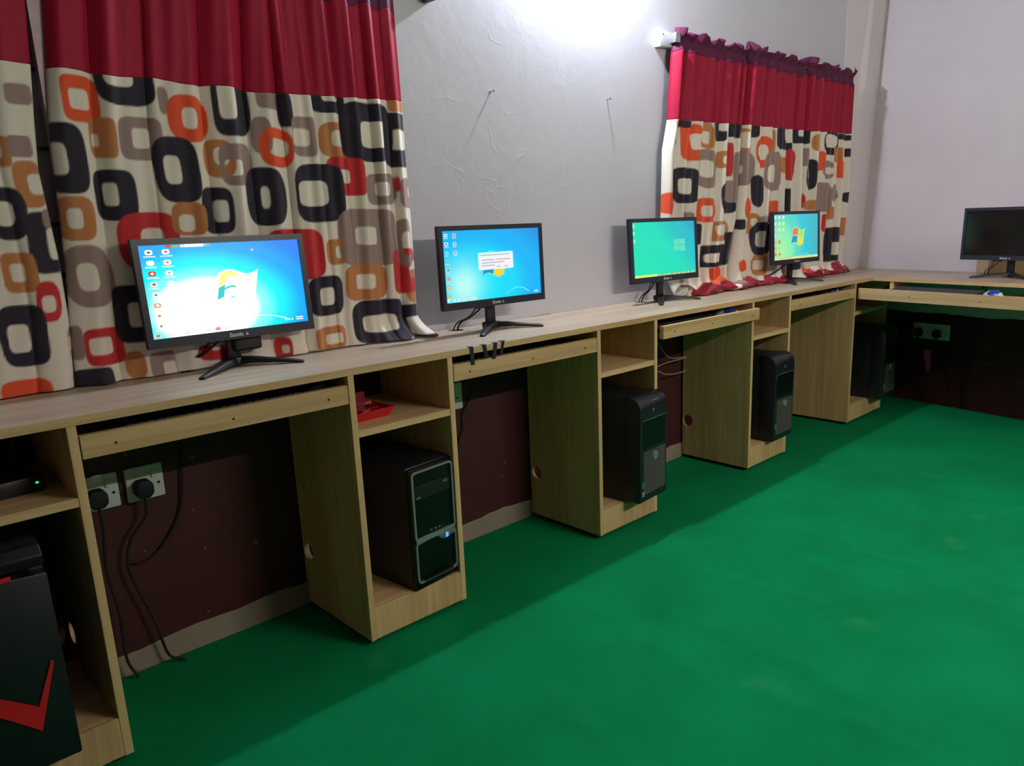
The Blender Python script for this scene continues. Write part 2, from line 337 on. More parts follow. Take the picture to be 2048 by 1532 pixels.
# windows behind the curtains
frame_dark = mat('dark_window_frame', rgb(22,24,30), 0.5)
pane_m = mat('dusty_window_pane', rgb(176,158,168), 0.35, var=0.12, vscale=14)
jamb_m = mat('window_jamb_paint', rgb(160,150,155), 0.6)
gap_strip_m = mat('pinkish_painted_post', rgb(205,180,190), 0.6, var=0.25, vscale=30)
def window(n, W, bars, hb):
    r = bpy.data.objects.new('window_%d'%n, None); COL.objects.link(r); r['kind']='structure'; r.location=((W[0]+W[1])/2, D, W[2])
    ox, oz = -(W[0]+W[1])/2, -W[2]
    m = MB(); f=0.035; 
    m.box(W[0]+ox,W[0]+ox+f,0.004,0.05,0,W[3]+oz); m.box(W[1]+ox-f,W[1]+ox,0.004,0.05,0,W[3]+oz)
    m.box(W[0]+ox,W[1]+ox,0.004,0.05,0,f); m.box(W[0]+ox,W[1]+ox,0.004,0.05,W[3]+oz-f,W[3]+oz)
    for b in bars: m.box(b+ox-0.02,b+ox+0.02,0.002,0.05,f,W[3]+oz-f)
    m.build('window_frame', frame_dark, r, smooth=False)
    g = MB()
    for z in hb: g.box(W[0]+ox,W[1]+ox,-0.004,0.003,z+oz-0.004,z+oz+0.004)
    g.build('window_bars', frame_dark, r, smooth=False)
    MB().box(W[0]+ox+0.01,W[1]+ox-0.01,0.012,0.018,0.01,W[3]+oz-0.01).build('window_pane', pane_m, r, smooth=False)
    return r
w1 = window(1, WIN1, [0.30], [1.11, 1.27, 1.43, 1.56, 1.0])
MB().box(-0.104+0.195,-0.02+0.195,-0.030,-0.001,-0.10,0.95).build('window_post', gap_strip_m, w1, smooth=False)  # added pale strip, set forward so the curtain gap catches light
w2 = window(2, WIN2, [2.62, 3.15], [1.15, 1.35, 1.55])
MB().box(-0.42,-0.20,-0.022,-0.001,-0.19,0.62).build('window_post', gap_strip_m, w2, smooth=False)  # added pale strip to brighten the slit between the curtain panels

# ------------------------------------------------------------------ carpet with soft creases
def seg_d(px,py,a,b):
    ax,ay=a; bx,by=b; dx,dy=bx-ax,by-ay; L2=dx*dx+dy*dy; t_=max(0,min(1,((px-ax)*dx+(py-ay)*dy)/L2))
    ex,ey=px-ax-t_*dx, py-ay-t_*dy; return math.hypot(ex,ey), t_, (1 if (dx*(py-ay)-dy*(px-ax))>0 else -1)
WR = [([(0.911,-.318),(.868,-.579),(.817,-.776)],.004),([(1.035,-.45),(1.033,-.891),(.992,-1.0)],.0045),([(0.875,-.923),(.913,-1.067),(.894,-1.3)],.0055),
      ([(1.745,-.70),(1.81,-1.147)],.0035),([(1.70,-.56),(1.689,-.762)],.003),([(1.679,-.85),(1.66,-1.194)],.003),([(0.55,-.5),(.45,-.9)],.0025),([(2.4,-.5),(2.5,-1.1)],.003),([(1.3,-.3),(1.36,-.75)],.0025),([(0.2,-.9),(0.1,-1.4)],.003)]
t = bmesh.new(); nx, ny = 300, 190; grid=[]
cx0, cx1, cy0, cy1 = XL+0.02, 4.0, YF+0.02, D-0.008
for j in range(ny+1):
    row=[]; v = j/ny; y = cy0+(cy1-cy0)*v
    for i in range(nx+1):
        u=i/nx; x = cx0+(min(cx1, xw(y)-0.004)-cx0)*u
        z = 0.0006*math.sin(x*5+y*3)+0.0005*math.sin(y*9-x*2)
        if -1.6 < y < 0:
            for P,h in WR:
                for a,b in zip(P,P[1:]):
                    d_,t_,sg = seg_d(x,y,a,b)
                    if d_ < 0.12: z += 1.8*h*math.exp(-(d_/0.028)**2)*(0.6 if len(P)>2 else 1)
        yy = y
        if j==ny: yy = y+0.004*math.sin(x*11)
        if j<2 or j>ny-2: z=0
        row.append(t.verts.new((x,yy,max(-0.003,z))))
    grid.append(row)
for j in range(ny):
    for i in range(nx): t.faces.new((grid[j][i],grid[j][i+1],grid[j+1][i+1],grid[j+1][i]))
mb = MB(); mb._merge(t); o = mb.build('carpet', carpet_m, ang=3.0)
for p in o.data.polygons:
    if p.normal.z < 0: o.data.flip_normals(); break
tag(o,'bright green felt carpet with faint creases covering the floor','carpet')

# ------------------------------------------------------------------ worktop (L shaped) with cable holes
YE = -1.55
poly = [(XL+0.02,0),(XF,0),(xf(YE),YE),(xw(YE)-0.002,YE),(xw(D)-0.004,D-0.002),(XL+0.02,D-0.002)]
o = MB().prism(poly, H-T, H, 'z').build('worktop', wood_top, smooth=False)
tag(o, 'long pale wood laminate worktop running under both curtains and turning the corner', 'worktop')
holes = [(0.10,0.318),(0.945,0.318),(1.90,0.318),(2.84,0.318),(3.80,-0.42)]
cs = [MB().cyl((x,y,H-0.05),(x,y,H+0.05),0.026,n=28).build('cutter',wood_x) for x,y in holes]
cut(o, cs)
m = MB(); m.box(XL+0.02,XF+0.0005,-0.0012,-0.0001,H-T,H-0.0006)
m.build('front_edge_band', wood_x, o, smooth=False)
L_ = 1.55*math.sqrt(1+ANG*ANG)
e = MB().box(0,L_,-0.0012,-0.0001,H-T,H-0.0006).build('front_edge_band', wood_x, o, smooth=False)
e.location=(XF,0,0); e.rotation_euler=(0,0,-(PI/2+math.atan(ANG)))
# dark tape strips over the edge of the worktop
for k,(xa,xb,zt,zb_,lb) in enumerate([(.749,.752,.752,.700,'leftmost of four black tape strips on the worktop edge, straight and tallest'),(.795,.803,.7515,.712,'second from left of four black tape strips, slanting down the worktop edge'),(.838,.829,.7515,.706,'third from left of four black tape strips, slanting left down the worktop edge'),(.866,.858,.7515,.716,'rightmost of four black tape strips, short and curled at its top, on the worktop edge')]):
    m = MB(); wd = .0065 if k!=3 else .005
    m.prism([(xa-wd,0.7512),(xa+wd,0.7512),(xb+wd,zb_),(xb-wd,zb_)], -0.0028, -0.0014, 'y')
    m.box(xa-wd,xa+wd,-0.0028,0.010 if k!=3 else 0.016,0.7503,0.7516)
    if k==3: m.box(xa-0.001,xa+0.016,0.006,0.016,0.7503,0.7516)
    tag(m.build('tape_strip', tape_m, smooth=False), lb, 'tape strip', 'black tape strips on the worktop edge')

# ------------------------------------------------------------------ pedestals (open desk cabinets)
ZB = 0.0145; ST = 0.017
def pedestal(x0, x1, label, holes_lr=(True,True), first=None):
    r = thing('desk_pedestal', label, 'cabinet', ((x0+x1)/2, 0, 0), 0, 'open wooden pedestals under the worktop')
    hw = (x1-x0)/2; zt = H-T-0.0005; dp = D-0.010
    for sgn,hl in ((-1,holes_lr[0]),(1,holes_lr[1])):
        xa, xb = (-hw,-hw+ST) if sgn<0 else (hw-ST,hw)
        p = MB().box(xa,xb,0.0,dp,ZB,zt,0.0008,1).build('side_panel', wood_z, r, smooth=False)
        if hl:
            c = MB().cyl((xa-0.05,0.315,0.178),(xb+0.05,0.315,0.178),0.027,n=32).build('cutter', wood_z)
            c.parent = r; bpy.context.view_layer.update(); cut(p,[c]); p.parent=r
    MB().box(-hw+ST,hw-ST,0.001,dp-0.01,0.572,0.590,0.0008,1).build('shelf', wood_x, r, smooth=False)
    MB().box(-hw+ST,hw-ST,0.016,dp-0.01,0.087,0.104,0.0008,1).build('bottom_board', wood_x, r, smooth=False)
    MB().box(-hw+ST,hw-ST,0.001,0.0155,ZB+0.001,0.104,0.0008,1).build('kick_board', wood_z, r, smooth=False)
    for fx in (-hw+0.03, hw-0.03):
        for fy in (0.03, dp-0.03):
            MB().cyl((fx,fy,0.0),(fx,fy,ZB+0.002 if abs(fx)>hw-ST else ZB+0.0725),0.011,n=14).build('foot', rubber, r)
    return r
PED = [(-0.5430,-0.2186),(0.3627,0.6826),(1.2748,1.595),(2.2359,2.5643),(3.2121,3.628)]
PL = ['wooden pedestal at the left photo edge, holding the computer with red chevrons',
      'wooden pedestal with a red box on its shelf and a silver-trimmed computer below',
      'wooden pedestal with an empty shelf between the second and third keyboard trays',
      'wooden pedestal with an empty shelf right of the third keyboard tray',
      'wooden corner pedestal where the two desk runs meet, behind the pulled-out tray']
for k,((a,b),l) in enumerate(zip(PED,PL)): pedestal(a,b,l,(k<4,True))

# ------------------------------------------------------------------ keyboard trays
def screws(r, xs, y, z, ax=0):
    for x in xs: MB().cyl((x,y+0.001,z),(x,y-0.0012,z),0.0032,0.0026,n=10).build('screw', screwm, r)
def tray(loc, rz, w_, label, pull, sx, hfront=(0.663,0.7095), board=0.665):
    """origin: left front corner on the floor line; local x along the run, y to the wall"""
    r = thing('keyboard_tray', label, 'keyboard tray', loc, rz, 'pull-out keyboard trays under the worktop')
    g=0.0025
    MB().box(g,w_-g,-pull-0.0005,-pull+0.0165,hfront[0],hfront[1],0.0008,1).build('front_strip', wood_x, r, smooth=False)
    MB().box(g+0.012,w_-g-0.012,-pull+0.017,-pull+0.29,board,board+0.016).build('tray_board', wood_x, r, smooth=False)
    for x in (g+0.001, w_-g-0.011): MB().box(x,x+0.010,-pull+0.03,-pull+0.28,board-0.002,board+0.03).build('slide_rail', screwm, r, smooth=False)
    screws(r, sx, -pull-0.0005, (hfront[0]+hfront[1])/2-0.002)
    return r
TR = [(-0.2186,0.3627),(0.6826,1.2748),(1.595,2.2359),(2.5643,3.2121)]
tray((TR[0][0],0,0),0,TR[0][1]-TR[0][0],'shut wooden keyboard tray below the brightest, leftmost monitor',0.0,[.063,.297,.526])
tray((TR[1][0],0,0),0,TR[1][1]-TR[1][0],'shut wooden keyboard tray below the monitor showing a dialog box',0.0,[.058,.301,.532])
tray((TR[2][0]+0.003,0,0),0,TR[2][1]-TR[2][0]+0.018,'slightly pulled-out wooden keyboard tray below the green-screened monitor',0.022,[.07,.31,.60])
tray((TR[3][0],0,0),0,TR[3][1]-TR[3][0],'shut wooden keyboard tray in the last bay before the corner',0.0,[.08,.32,.58])
A5 = -(PI/2 + math.atan(ANG))             # local x of the right run points to the viewer
R5 = (3.2355,-0.004,0)
t5 = tray(R5, A5, 0.86, 'fully pulled-out wooden keyboard tray with keyboard and mouse on the right desk', 0.0, [.27,.60],(0.655,0.7095),0.672)
for x in (0.055,0.80): MB().box(x,x+0.02,0.19,0.33,0.69,H-T-0.0005).build('hanging_block', wood_z, t5, smooth=False)
o = MB().box(0,0.5,0,0.017,ZB,H-T-0.0005).build('end_panel', wood_z, None, smooth=False); o.location=(xf(-1.5)+0.02,-1.5,0)
tag(o,'upright wooden end panel carrying the far end of the right worktop, outside the photo','panel')
# ------------------------------------------------------------------ monitors
import numpy as np
SW, SH = 0.392, 0.213            # lit area
def L3(c, k=1.0): return tuple(lin(v)*k for v in c)
def mixc(stops, d):
    if d <= stops[0][0]: return stops[0][1]
    for (a,ca),(b,cb) in zip(stops,stops[1:]):
        if d <= b:
            t_=(d-a)/(b-a); t_=t_*t_*(3-2*t_); return tuple(ca[i]*(1-t_)+cb[i]*t_ for i in range(3))
    return stops[-1][1]
def swoosh(layers, col, u0,u1,v0,vp, wd, k0=1.0):
    n=14
    for i in range(n):
        a,b=i/n,(i+1)/n
        def pt(s):
            u=u0+(u1-u0)*s; v=v0+(vp-v0)*(math.sin(min(1,s*1.25)*PI/2) if s<0.8 else math.cos((s-0.8)/0.2*PI/2*0.9)) if False else v0+(vp-v0)*math.sin(PI*(0.08+0.80*s))
            return u,v
        (ua,va),(ub,vb)=pt(a),pt(b); wa=wd*(0.3+a); wb=wd*(0.3+b)
        layers.append(([(ua,va-wa),(ub,vb-wb),(ub,vb+wb),(ua,va+wa)],col))
def flag(layers, cu, cv, w_, h_, cols, gap=0.03, glow=None):
    def P(a,b):
        x = cu-w_/2 + w_*(a*0.86 + (1-b)*0.14)
        y = cv-h_/2 + h_*(0.10+0.80*b - 0.09*math.sin(2*PI*a))
        return x,y
    def pane(a0,a1,b0,b1,c):
        n=8; pts=[P(a0+(a1-a0)*i/n,b0) for i in range(n+1)]+[P(a1-(a1-a0)*i/n,b1) for i in range(n+1)]
        layers.append((pts,c))
    g=gap
    if glow: pane(-0.06,1.06,-0.07,1.07,glow)
    pane(0,0.5-g,0,0.5-g,cols[0]); pane(0.5+g,1,0,0.5-g,cols[1]); pane(0,0.5-g,0.5+g,1,cols[2]); pane(0.5+g,1,0.5+g,1,cols[3])
def icons(layers, cols_, rnd, u0, du, v0, dv, n, w_, h_, lab, labcol):
    k=0
    for c_,cnt in enumerate(n):
        for i in range(cnt):
            u=u0+du*c_; v=v0+dv*i; c=cols_[k%len(cols_)]; k+=1
            layers.append((rrect(u-w_/2,u+w_/2,v-h_/2,v+h_/2,min(w_,h_)*0.35,3), c[0]))
            if len(c)>1:
                layers.append(([(u-w_*0.28,v-h_*0.05),(u+w_*0.08,v-h_*0.3),(u+w_*0.3,v+h_*0.05),(u,v+h_*0.28)], c[1]))
            if lab:
                x=u-lab/2
                while x < u+lab/2-0.004:
                    l=rnd.uniform(0.006,0.014); layers.append(([(x,v+h_*0.72),(x+l,v+h_*0.72),(x+l,v+h_*0.98),(x,v+h_*0.98)], labcol)); x+=l+0.003
def make_screen(bg, layers, parent, nu=96, nv=56):
    vs=[]; cs=[]; fs=[]
    for j in range(nv+1):
        for i in range(nu+1):
            u,v=i/nu,j/nv; vs.append(((u-0.5)*SW,0,SH*(1-v))); cs.append(bg(u,v))
    for j in range(nv):
        for i in range(nu):
            a=j*(nu+1)+i; fs.append((a+nu+1,a+nu+2,a+1,a))
    for k,(pts,c) in enumerate(layers):
        b=len(vs); y=-0.00012-0.000004*k
        ar=sum(pts[i][0]*pts[(i+1)%len(pts)][1]-pts[(i+1)%len(pts)][0]*pts[i][1] for i in range(len(pts)))
        if ar>0: pts=pts[::-1]
        for u,v in pts:
            vs.append(((min(1,max(0,u))-0.5)*SW,y,SH*(1-min(1,max(0,v))))); cs.append(c)
        fs.append(tuple(range(b,len(vs))))
    me=bpy.data.meshes.new('screen'); me.from_pydata(vs,[],fs); me.update()
    ca=me.color_attributes.new('Col','FLOAT_COLOR','POINT'); ca.data.foreach_set('color',[x for c in cs for x in (c[0],c[1],c[2],1.0)])
    o=bpy.data.objects.new('screen',me); COL.objects.link(o); me.materials.append(screen_m); o.parent=parent; return o

def monitor(loc, rz, tilt, label, off, zb, yp, dark=False, bg=None, layers=None, low_housing=False, hole=None, scr_label=None):
    """origin on the worktop under the stand hub; panel front at local y = yp; off shifts the panel sideways"""
    r = thing('computer_monitor', label, 'monitor', loc, rz, 'black flat monitors on the worktop')
    W,Hh = 0.42,0.25
    R = Matrix.Translation((off,yp,zb)) @ Matrix.Rotation(-tilt,4,'X')
    m = MB(); m.ring_prism([(-W/2,0),(W/2,0),(W/2,Hh),(-W/2,Hh)],[(-SW/2,0.0225),(SW/2,0.0225),(SW/2,0.0225+SH),(-SW/2,0.0225+SH)],-0.0018,0.006,'y',R)
    m.build('bezel', charcoal, r, smooth=False)
    m = MB(); m.box(-W/2,W/2,0.004,0.018,0,Hh,0.003,2,R); m.build('panel_back', black_pl, r)
    if low_housing: MB().box(-0.004,0.070,0.018,0.038,-0.034,0.035,0.008,3,R).build('connector_block', black_pl, r)
    m = MB(); m.prism(rrect(-0.12,0.12,0.03,0.19,0.02),0.017,0.040,'y',0.004,R); m.build('rear_housing', black_pl, r)
    s = None
    if not dark:
        s = make_screen(bg, layers, r)
    else:
        s = MB().box(-SW/2,SW/2,0.0,0.002,0,SH).build('screen', glass_black, r, smooth=False)
    s.matrix_local = R @ Matrix.Translation((0,0.0015,0.0225))
    if scr_label: s['label'] = scr_label
    t = text_mesh('brand_lettering','Esonic',0.0135,letter_m,r,(0,0,0),(0,0,0),0.0003,0.0004)
    t.matrix_local = R @ Matrix.Translation((-0.003,-0.0020,0.0105)) @ Matrix.Rotation(PI/2,4,'X')
    m = MB(); m.prism([(0.0205,0.0065),(0.0285,0.0075),(0.0235,0.0150)],-0.0025,-0.0018,'y',0,R); k = m.build('brand_mark', letter_m, r, smooth=False)
    # stand: flat neck, hub and three tapering feet
    yn = yp+0.022
    m = MB(); m.prism([(-0.017,0.018),(0.017,0.018),(0.0155,zb+0.06),(-0.0155,zb+0.06)], yn-0.004+0.012, yn+0.012+0.012, 'y', 0.003); m.build('neck', black_pl, r)
    hy = yn+0.012
    m = MB(); m.prism([(-0.024,hy-0.022),(0.024,hy-0.022),(0.026,hy+0.018),(-0.026,hy+0.018)],0.004,0.024,'z',0.004); m.build('stand_hub', black_pl, r)
    def foot(tx,ty,h0=0.024):
        d=Vector((tx,ty-hy,0)); L_=d.length; d.normalize(); n=Vector((-d.y,d.x,0)); t=bmesh.new(); rows=[]
        for s_,wd,zt,zbt in ((0.0,0.017,h0,0.006),(0.35,0.014,h0-0.003,0.0075),(0.8,0.010,0.011,0.003),(1.0,0.008,0.0065,0.0)):
            c=Vector((0,hy,0))+d*L_*s_
            rows.append([t.verts.new(c+n*(-wd)+Vector((0,0,zbt))),t.verts.new(c+n*wd+Vector((0,0,zbt))),t.verts.new(c+n*wd*0.8+Vector((0,0,zt))),t.verts.new(c-n*wd*0.8+Vector((0,0,zt)))])
        for a,b in zip(rows,rows[1:]):
            for k in range(4): t.faces.new((a[k],a[(k+1)%4],b[(k+1)%4],b[k]))
        t.faces.new(rows[0][::-1]); t.faces.new(rows[-1]); bmesh.ops.bevel(t,geom=t.edges[:],offset=0.0015,segments=1,affect='EDGES')
        mb=MB(); mb._merge(t); mb.build('stand_foot', black_pl, r)
    foot(-0.133,-0.045); foot(0.133,-0.035); foot(0.0,0.098,0.018)
    # cables dropping to the hole in the worktop
    if hole:
        c,s_=math.cos(-rz),math.sin(-rz); dx,dy=hole[0]-loc[0],hole[1]-loc[1]; hx,hy_=c*dx-s_*dy, s_*dx+c*dy
        for a,(sx,wob) in enumerate(((-0.055,-0.012),(-0.030,0.014))):
            pts=[(off+sx,yp+0.03,zb+0.045),(off+sx-0.004,yp+0.034,zb+0.0),(off+sx*0.9+(hx-off-sx)*0.5,yp+0.03+(hy_-yp-0.03)*0.45,zb*0.55),(hx+wob*0.6,hy_,0.006),(hx+wob*0.5,hy_,-0.12)]
            MB().tube(pts,0.0028 if a else 0.0022,7).build('cable', black_pl, r)
            MB().box(off+sx-0.008,off+sx+0.008,yp+0.022,yp+0.036,zb-0.008,zb+0.035,0.003,2).build('cable_plug', black_pl, r)
    return r

# --- what the four lit screens show
def ellip(u,v,cu,cv,ru,rv): return math.hypot((u-cu)/ru,(v-cv)/rv)
rnd = random.Random(11)
def bg1(u,v):
    d=ellip(u,v,.34,.74,.33,.36)
    c=mixc([(0,(2.6,2.7,2.7)),(.85,(1.5,1.9,1.9)),(1.12,(.25,1.25,1.25)),(1.45,(0,.92,1.05)),(2.0,(0,.40,1.0)),(2.6,(0,.22,.92))],d)
    e=max(0,1-u/.10); return tuple(c[i]*(1-.55*e)+(0,.75,.95)[i]*.55*e for i in range(3)) if v>.35 else c
L1=[]
wht=(1.6,1.7,1.7)
icons(L1,[[wht,L3((30,50,90))],[wht],[L3((215,40,50)),wht],[L3((240,235,240)),L3((200,60,70))],[wht,L3((150,120,110))],[L3((225,170,120)),wht],[wht,L3((190,120,90))],[wht,L3((170,120,90))],
          [wht,L3((220,50,70))],[wht,L3((200,130,130))],[wht,L3((200,170,170))],[(1.8,1.7,1.5)]],rnd,.055,.095,.075,.113,(8,4),.042,.052,.065,(.95,1.0,1.05))
for a,b,c in ((.155,.185,(215,60,60)),(.188,.235,(120,190,110)),(.238,.26,(230,235,235)),(.263,.375,None),(.378,.395,(120,220,190)),(.397,.415,(200,150,110))):
    L1.append(([(a,.004),(b,.004),(b,.034),(a,.034)], (1.6,1.5,1.4) if c is None else L3(c)))
for x in (.03,.09,.20,.33,.385,.44): L1.append((rrect(x-.016,x+.016,.945,.985,.01,3), L3((235,245,240)) if x not in (.385,) else L3((240,150,150))))
L1.append((rrect(.018,.042,.95,.98,.011,3), L3((225,120,60))))
for x in (.835,.86,.88): L1.append((rrect(x,x+.012,.945,.965,.004,2),(.9,.95,1)))
for v_ in (.93,.955): L1.append(([(.915,v_),(.965,v_),(.965,v_+.014),(.915,v_+.014)],(.9,.95,1)))
swoosh(L1,(.75,1.3,1.3),.42,.86,1.0,.86,.006)
flag(L1,.545,.50,.27,.36,[(1.4,.98,.32),(1.25,1.25,.82),(.05,.62,.66),(1.4,1.35,1.0)],.022,(1.5,1.7,1.6))
flag(L1,.560,.525,.22,.29,[(1.5,1.45,1.2),(1.5,1.5,1.4),(1.4,1.6,1.6),(1.6,1.6,1.5)],.05)
L1.append(([(.67,.09),(.68,.085),(.683,.115),(.676,.11)],(1,1,1)))
def bg2(u,v):
    d=ellip(u,v,.18,.78,.16,.30); d2=ellip(u,v,.30,.80,.62,.75)
    c=mixc([(0,L3((20,235,250))),(.6,L3((0,215,252))),(1.0,L3((0,178,250))),(1.6,L3((20,140,225)))],d2)
    g=math.exp(-d*d*1.1); return tuple(c[i]*(1-g)+L3((190,255,245))[i]*g for i in range(3))
L2=[]
icons(L2,[[L3((225,245,245)),L3((60,140,180))],[L3((235,245,245)),L3((40,50,80))],[L3((120,220,235))],[L3((100,215,215))],[L3((170,220,200)),L3((60,90,60))],[L3((225,160,110))],[L3((230,170,90)),L3((240,240,220))],[L3((210,200,80))],
          [L3((225,205,200)),L3((120,110,120))],[L3((220,235,235)),L3((70,90,90))],[L3((200,225,240)),L3((210,90,80))]],rnd,.035,.08,.06,.12,(8,3),.034,.048,.04,L3((190,235,250)))
for x in (.02,.075,.12,.175,.24,.265,.285): L2.append((rrect(x-.014,x+.014,.945,.985,.006,2), L3((205,240,220))))
for v_ in (.945,.965): L2.append(([(.92,v_),(.965,v_),(.965,v_+.010),(.92,v_+.010)],L3((220,240,250))))
flag(L2,.50,.50,.25,.37,[L3((235,120,60)),L3((150,215,90)),L3((0,150,200)),L3((240,215,50))],.022,L3((90,225,235)))
L2.append((rrect(.335,.70,.325,.575,.012,3), L3((225,250,250))))
L2.append(([(.345,.40),(.69,.40),(.69,.565),(.345,.565)], L3((245,240,246))))
for v_,a,b in ((.36,.36,.66),(.43,.37,.50),(.43,.52,.67),(.47,.37,.60),(.51,.37,.50),(.535,.52,.56),(.535,.60,.64)): L2.append(([(a,v_),(b,v_),(b,v_+.010),(a,v_+.010)], L3((150,150,170))))
swoosh(L2,L3((150,245,250)),.60,.86,1.0,.87,.005)
def bg3(u,v):
    t_=min(1,max(0,u*.75+(1-v)*.45-.25)); return mixc([(0,L3((0,226,182))),(.35,L3((5,222,190))),(.7,L3((20,190,200))),(1.0,L3((40,150,205)))],t_)
L3_=[]
for v_ in (.03,.16,.30): L3_.append((rrect(.012,.036,v_,v_+.07,.008,2), L3((170,240,215))))
for a,b in ((0,.485),(.485,.515)): L3_.append(([( .625+a*.37,.335),(.625+b*.37,.335),(.625+b*.37,.335),(.625+a*.37,.335)],L3((90,220,190)))) if False else None
for (a,b,c,d_) in ((.64,.73,.335,.44),(.735,.83,.33,.44),(.64,.73,.45,.555),(.735,.83,.45,.565)): L3_.append(([(a,c+.006),(b,c),(b,d_),(a,d_-.004 if c>.4 else d_)],L3((95,222,190))))
L3_.append(([(0,.955),(.36,.955),(.36,1),(0,1)],L3((210,240,110)))); L3_.append(([(.36,.96),(1,.96),(1,1),(.36,1)],L3((120,190,120))))
for i in range(15): L3_.append(([(.38+i*.04,.968),(.40+i*.04,.968),(.40+i*.04,.99),(.38+i*.04,.99)], L3([(235,240,200),(240,160,110),(210,240,240),(240,210,90)][i%4])))
def bg4(u,v):
    t_=ellip(u,v,.16,.80,.34,.75); return mixc([(0,L3((170,245,165))),(.55,L3((140,240,180))),(1.1,L3((85,215,200))),(1.7,L3((45,195,215))),(2.4,L3((60,180,195)))],t_)
L4=[]
icons(L4,[[L3((190,240,230))],[L3((225,220,235))],[L3((225,190,190))],[L3((200,220,190))],[L3((225,180,130))],[L3((220,170,110))],[L3((235,130,90))],
          [L3((225,225,235))],[L3((235,245,120))],[L3((200,245,215))],[L3((190,230,180))],[L3((190,110,80)),L3((240,200,180))],[L3((200,235,170)),L3((120,130,80))],[L3((225,150,80))],
          [L3((225,235,220))],[L3((225,245,160))],[L3((215,235,180))]],rnd,.035,.085,.06,.135,(7,7,3),.048,.07,.05,L3((150,220,200)))
L4.append(([(0,.945),(1,.945),(1,1),(0,1)],L3((215,225,160)))); L4.append(([(.12,.955),(.4,.955),(.4,.975),(.12,.975)],L3((235,190,140))))
flag(L4,.53,.50,.30,.40,[L3((240,120,60)),L3((170,230,90)),L3((20,160,190)),L3((245,220,60))],.03,L3((150,235,190)))
swoosh(L4,L3((190,250,250)),.60,.80,1.0,.89,.005)

YP=0.035
monitor((0.212,0.212,H),0.03,0.064,'leftmost black monitor, its bright white and cyan desktop glowing before the patterned curtain',0,0.073,YP,False,bg1,L1,True,holes[0])
monitor((1.028,0.169,H),-0.012,0.021,'black monitor with blue desktop and a white dialog box, standing against the bare grey wall',0,0.079,YP,False,bg2,L2,False,holes[1])
monitor((1.972,0.205,H),-0.04,0.060,'black monitor with a plain green desktop beside the far curtain edge',0,0.083,YP,False,bg3,L3_,False,holes[2])
monitor((2.98,0.165,H),-0.067,0.048,'black monitor with a teal desktop and coloured flag, in front of the far curtain',0,0.095,YP,False,bg4,L4,True,holes[3])
monitor((3.56,-0.56,H),A5,0.02,'switched-off black monitor on the right desk by the side wall',-0.017,0.083,YP,True,None,None,False,holes[4])

# ------------------------------------------------------------------ desktop computers
def office_tower(loc, rz, label, W=0.172, Hh=0.383, Dp=0.375, white_sticker=True):
    r = thing('computer_tower', label, 'computer', loc, rz, 'dark office tower computers in the pedestals')
    hw=W/2
    prof=[(0.055,0.0),(Dp-0.06,0.0),(Dp-0.06,Hh-0.004),(0.055,Hh-0.004)]
    MB().prism([(a,b) for a,b in prof],-hw+0.003,hw-0.003,'x',0.002).build('steel_case', dark_metal, r)
    # curved plastic front: rounded top edge rolling onto the roof
    pr=[(0.006,0.004),(0.0,0.012),(0.0,Hh-0.042)]
    for k in range(1,9):
        a=PI/2*k/8; pr.append((0.040-0.040*math.cos(a), Hh-0.042+0.042*math.sin(a)))
    pr += [(0.072,Hh),(0.072,0.004)]
    MB().prism(pr,-hw,hw,'x',0.004,seg=3).build('front_bezel', charcoal_soft, r)
    MB().box(-hw+0.012,hw-0.012,-0.0012,0.002,Hh-0.185,Hh-0.078,0.0015,1).build('drive_cover', black_gl, r)
    m=MB(); m.box(-hw+0.016,hw-0.012,-0.0022,0.0,Hh-0.082,Hh-0.0795); m.build('drive_slot', silver_dim, r, smooth=False)
    m=MB()
    for k in range(23): z=0.035+k*0.0068; m.box(-hw+0.020,hw-0.012,-0.0016,0.001,z,z+0.0026)
    m.build('air_grille', grill_m, r, smooth=False)
    bz=0.165
    MB().cyl((0.006,0.002,bz),(0.006,-0.005,bz),0.0165,0.015,n=28).build('round_badge', silver, r)
    t=text_mesh('badge_lettering','DELL',0.0095,grill_m,r,(0.006,-0.0052,bz),(PI/2,0,0),0.0002)
    m=MB().box(0.0,0.042,0.0,0.0015,0,0.0015); k=m.build('drive_button_mark', silver, r, smooth=False); k.matrix_local=Matrix.Translation((-0.005,0.0035,Hh-0.020)) @ Matrix.Rotation(-0.7,4,'X')
    MB().cyl((-0.003,0.003,Hh-0.052),(-0.003,-0.001,Hh-0.052),0.006,n=16).build('power_button', grill_m, r)
    MB().box(-hw+0.010,-hw+0.026,-0.0012,0.001,0.058,0.082,0.001,1).build('blue_sticker', sticker_b, r)
    if white_sticker: MB().box(-hw+0.010,-hw+0.024,-0.0012,0.001,0.028,0.047,0.001,1).build('pale_sticker', sticker_w, r)
    for fx in (-hw+0.02,hw-0.02):
        MB().cyl((fx,0.08,-0.0005),(fx,0.08,0.002),0.008,n=12).build('rubber_foot', rubber, r)
    return r
charcoal_soft = mat('charcoal_front_plastic', rgb(27,29,36), 0.36)
grill_m = mat('grille_plastic', rgb(112,106,102), 0.5)
silver_dim = mat('dim_silver_line', rgb(120,125,132), 0.35, metal=0.4)
ZT = 0.1045
office_tower((1.494,-0.062,ZT),0.097,'dark tower computer with round silver badge, right of the second keyboard tray')
office_tower((2.459,-0.039,ZT),0.019,'dark tower computer with round silver badge, left of the last tray before the corner', white_sticker=False)
office_tower((3.525,-0.078,ZT),0.02,'dark tower computer sitting in shadow on the corner pedestal under the right desk', white_sticker=False)

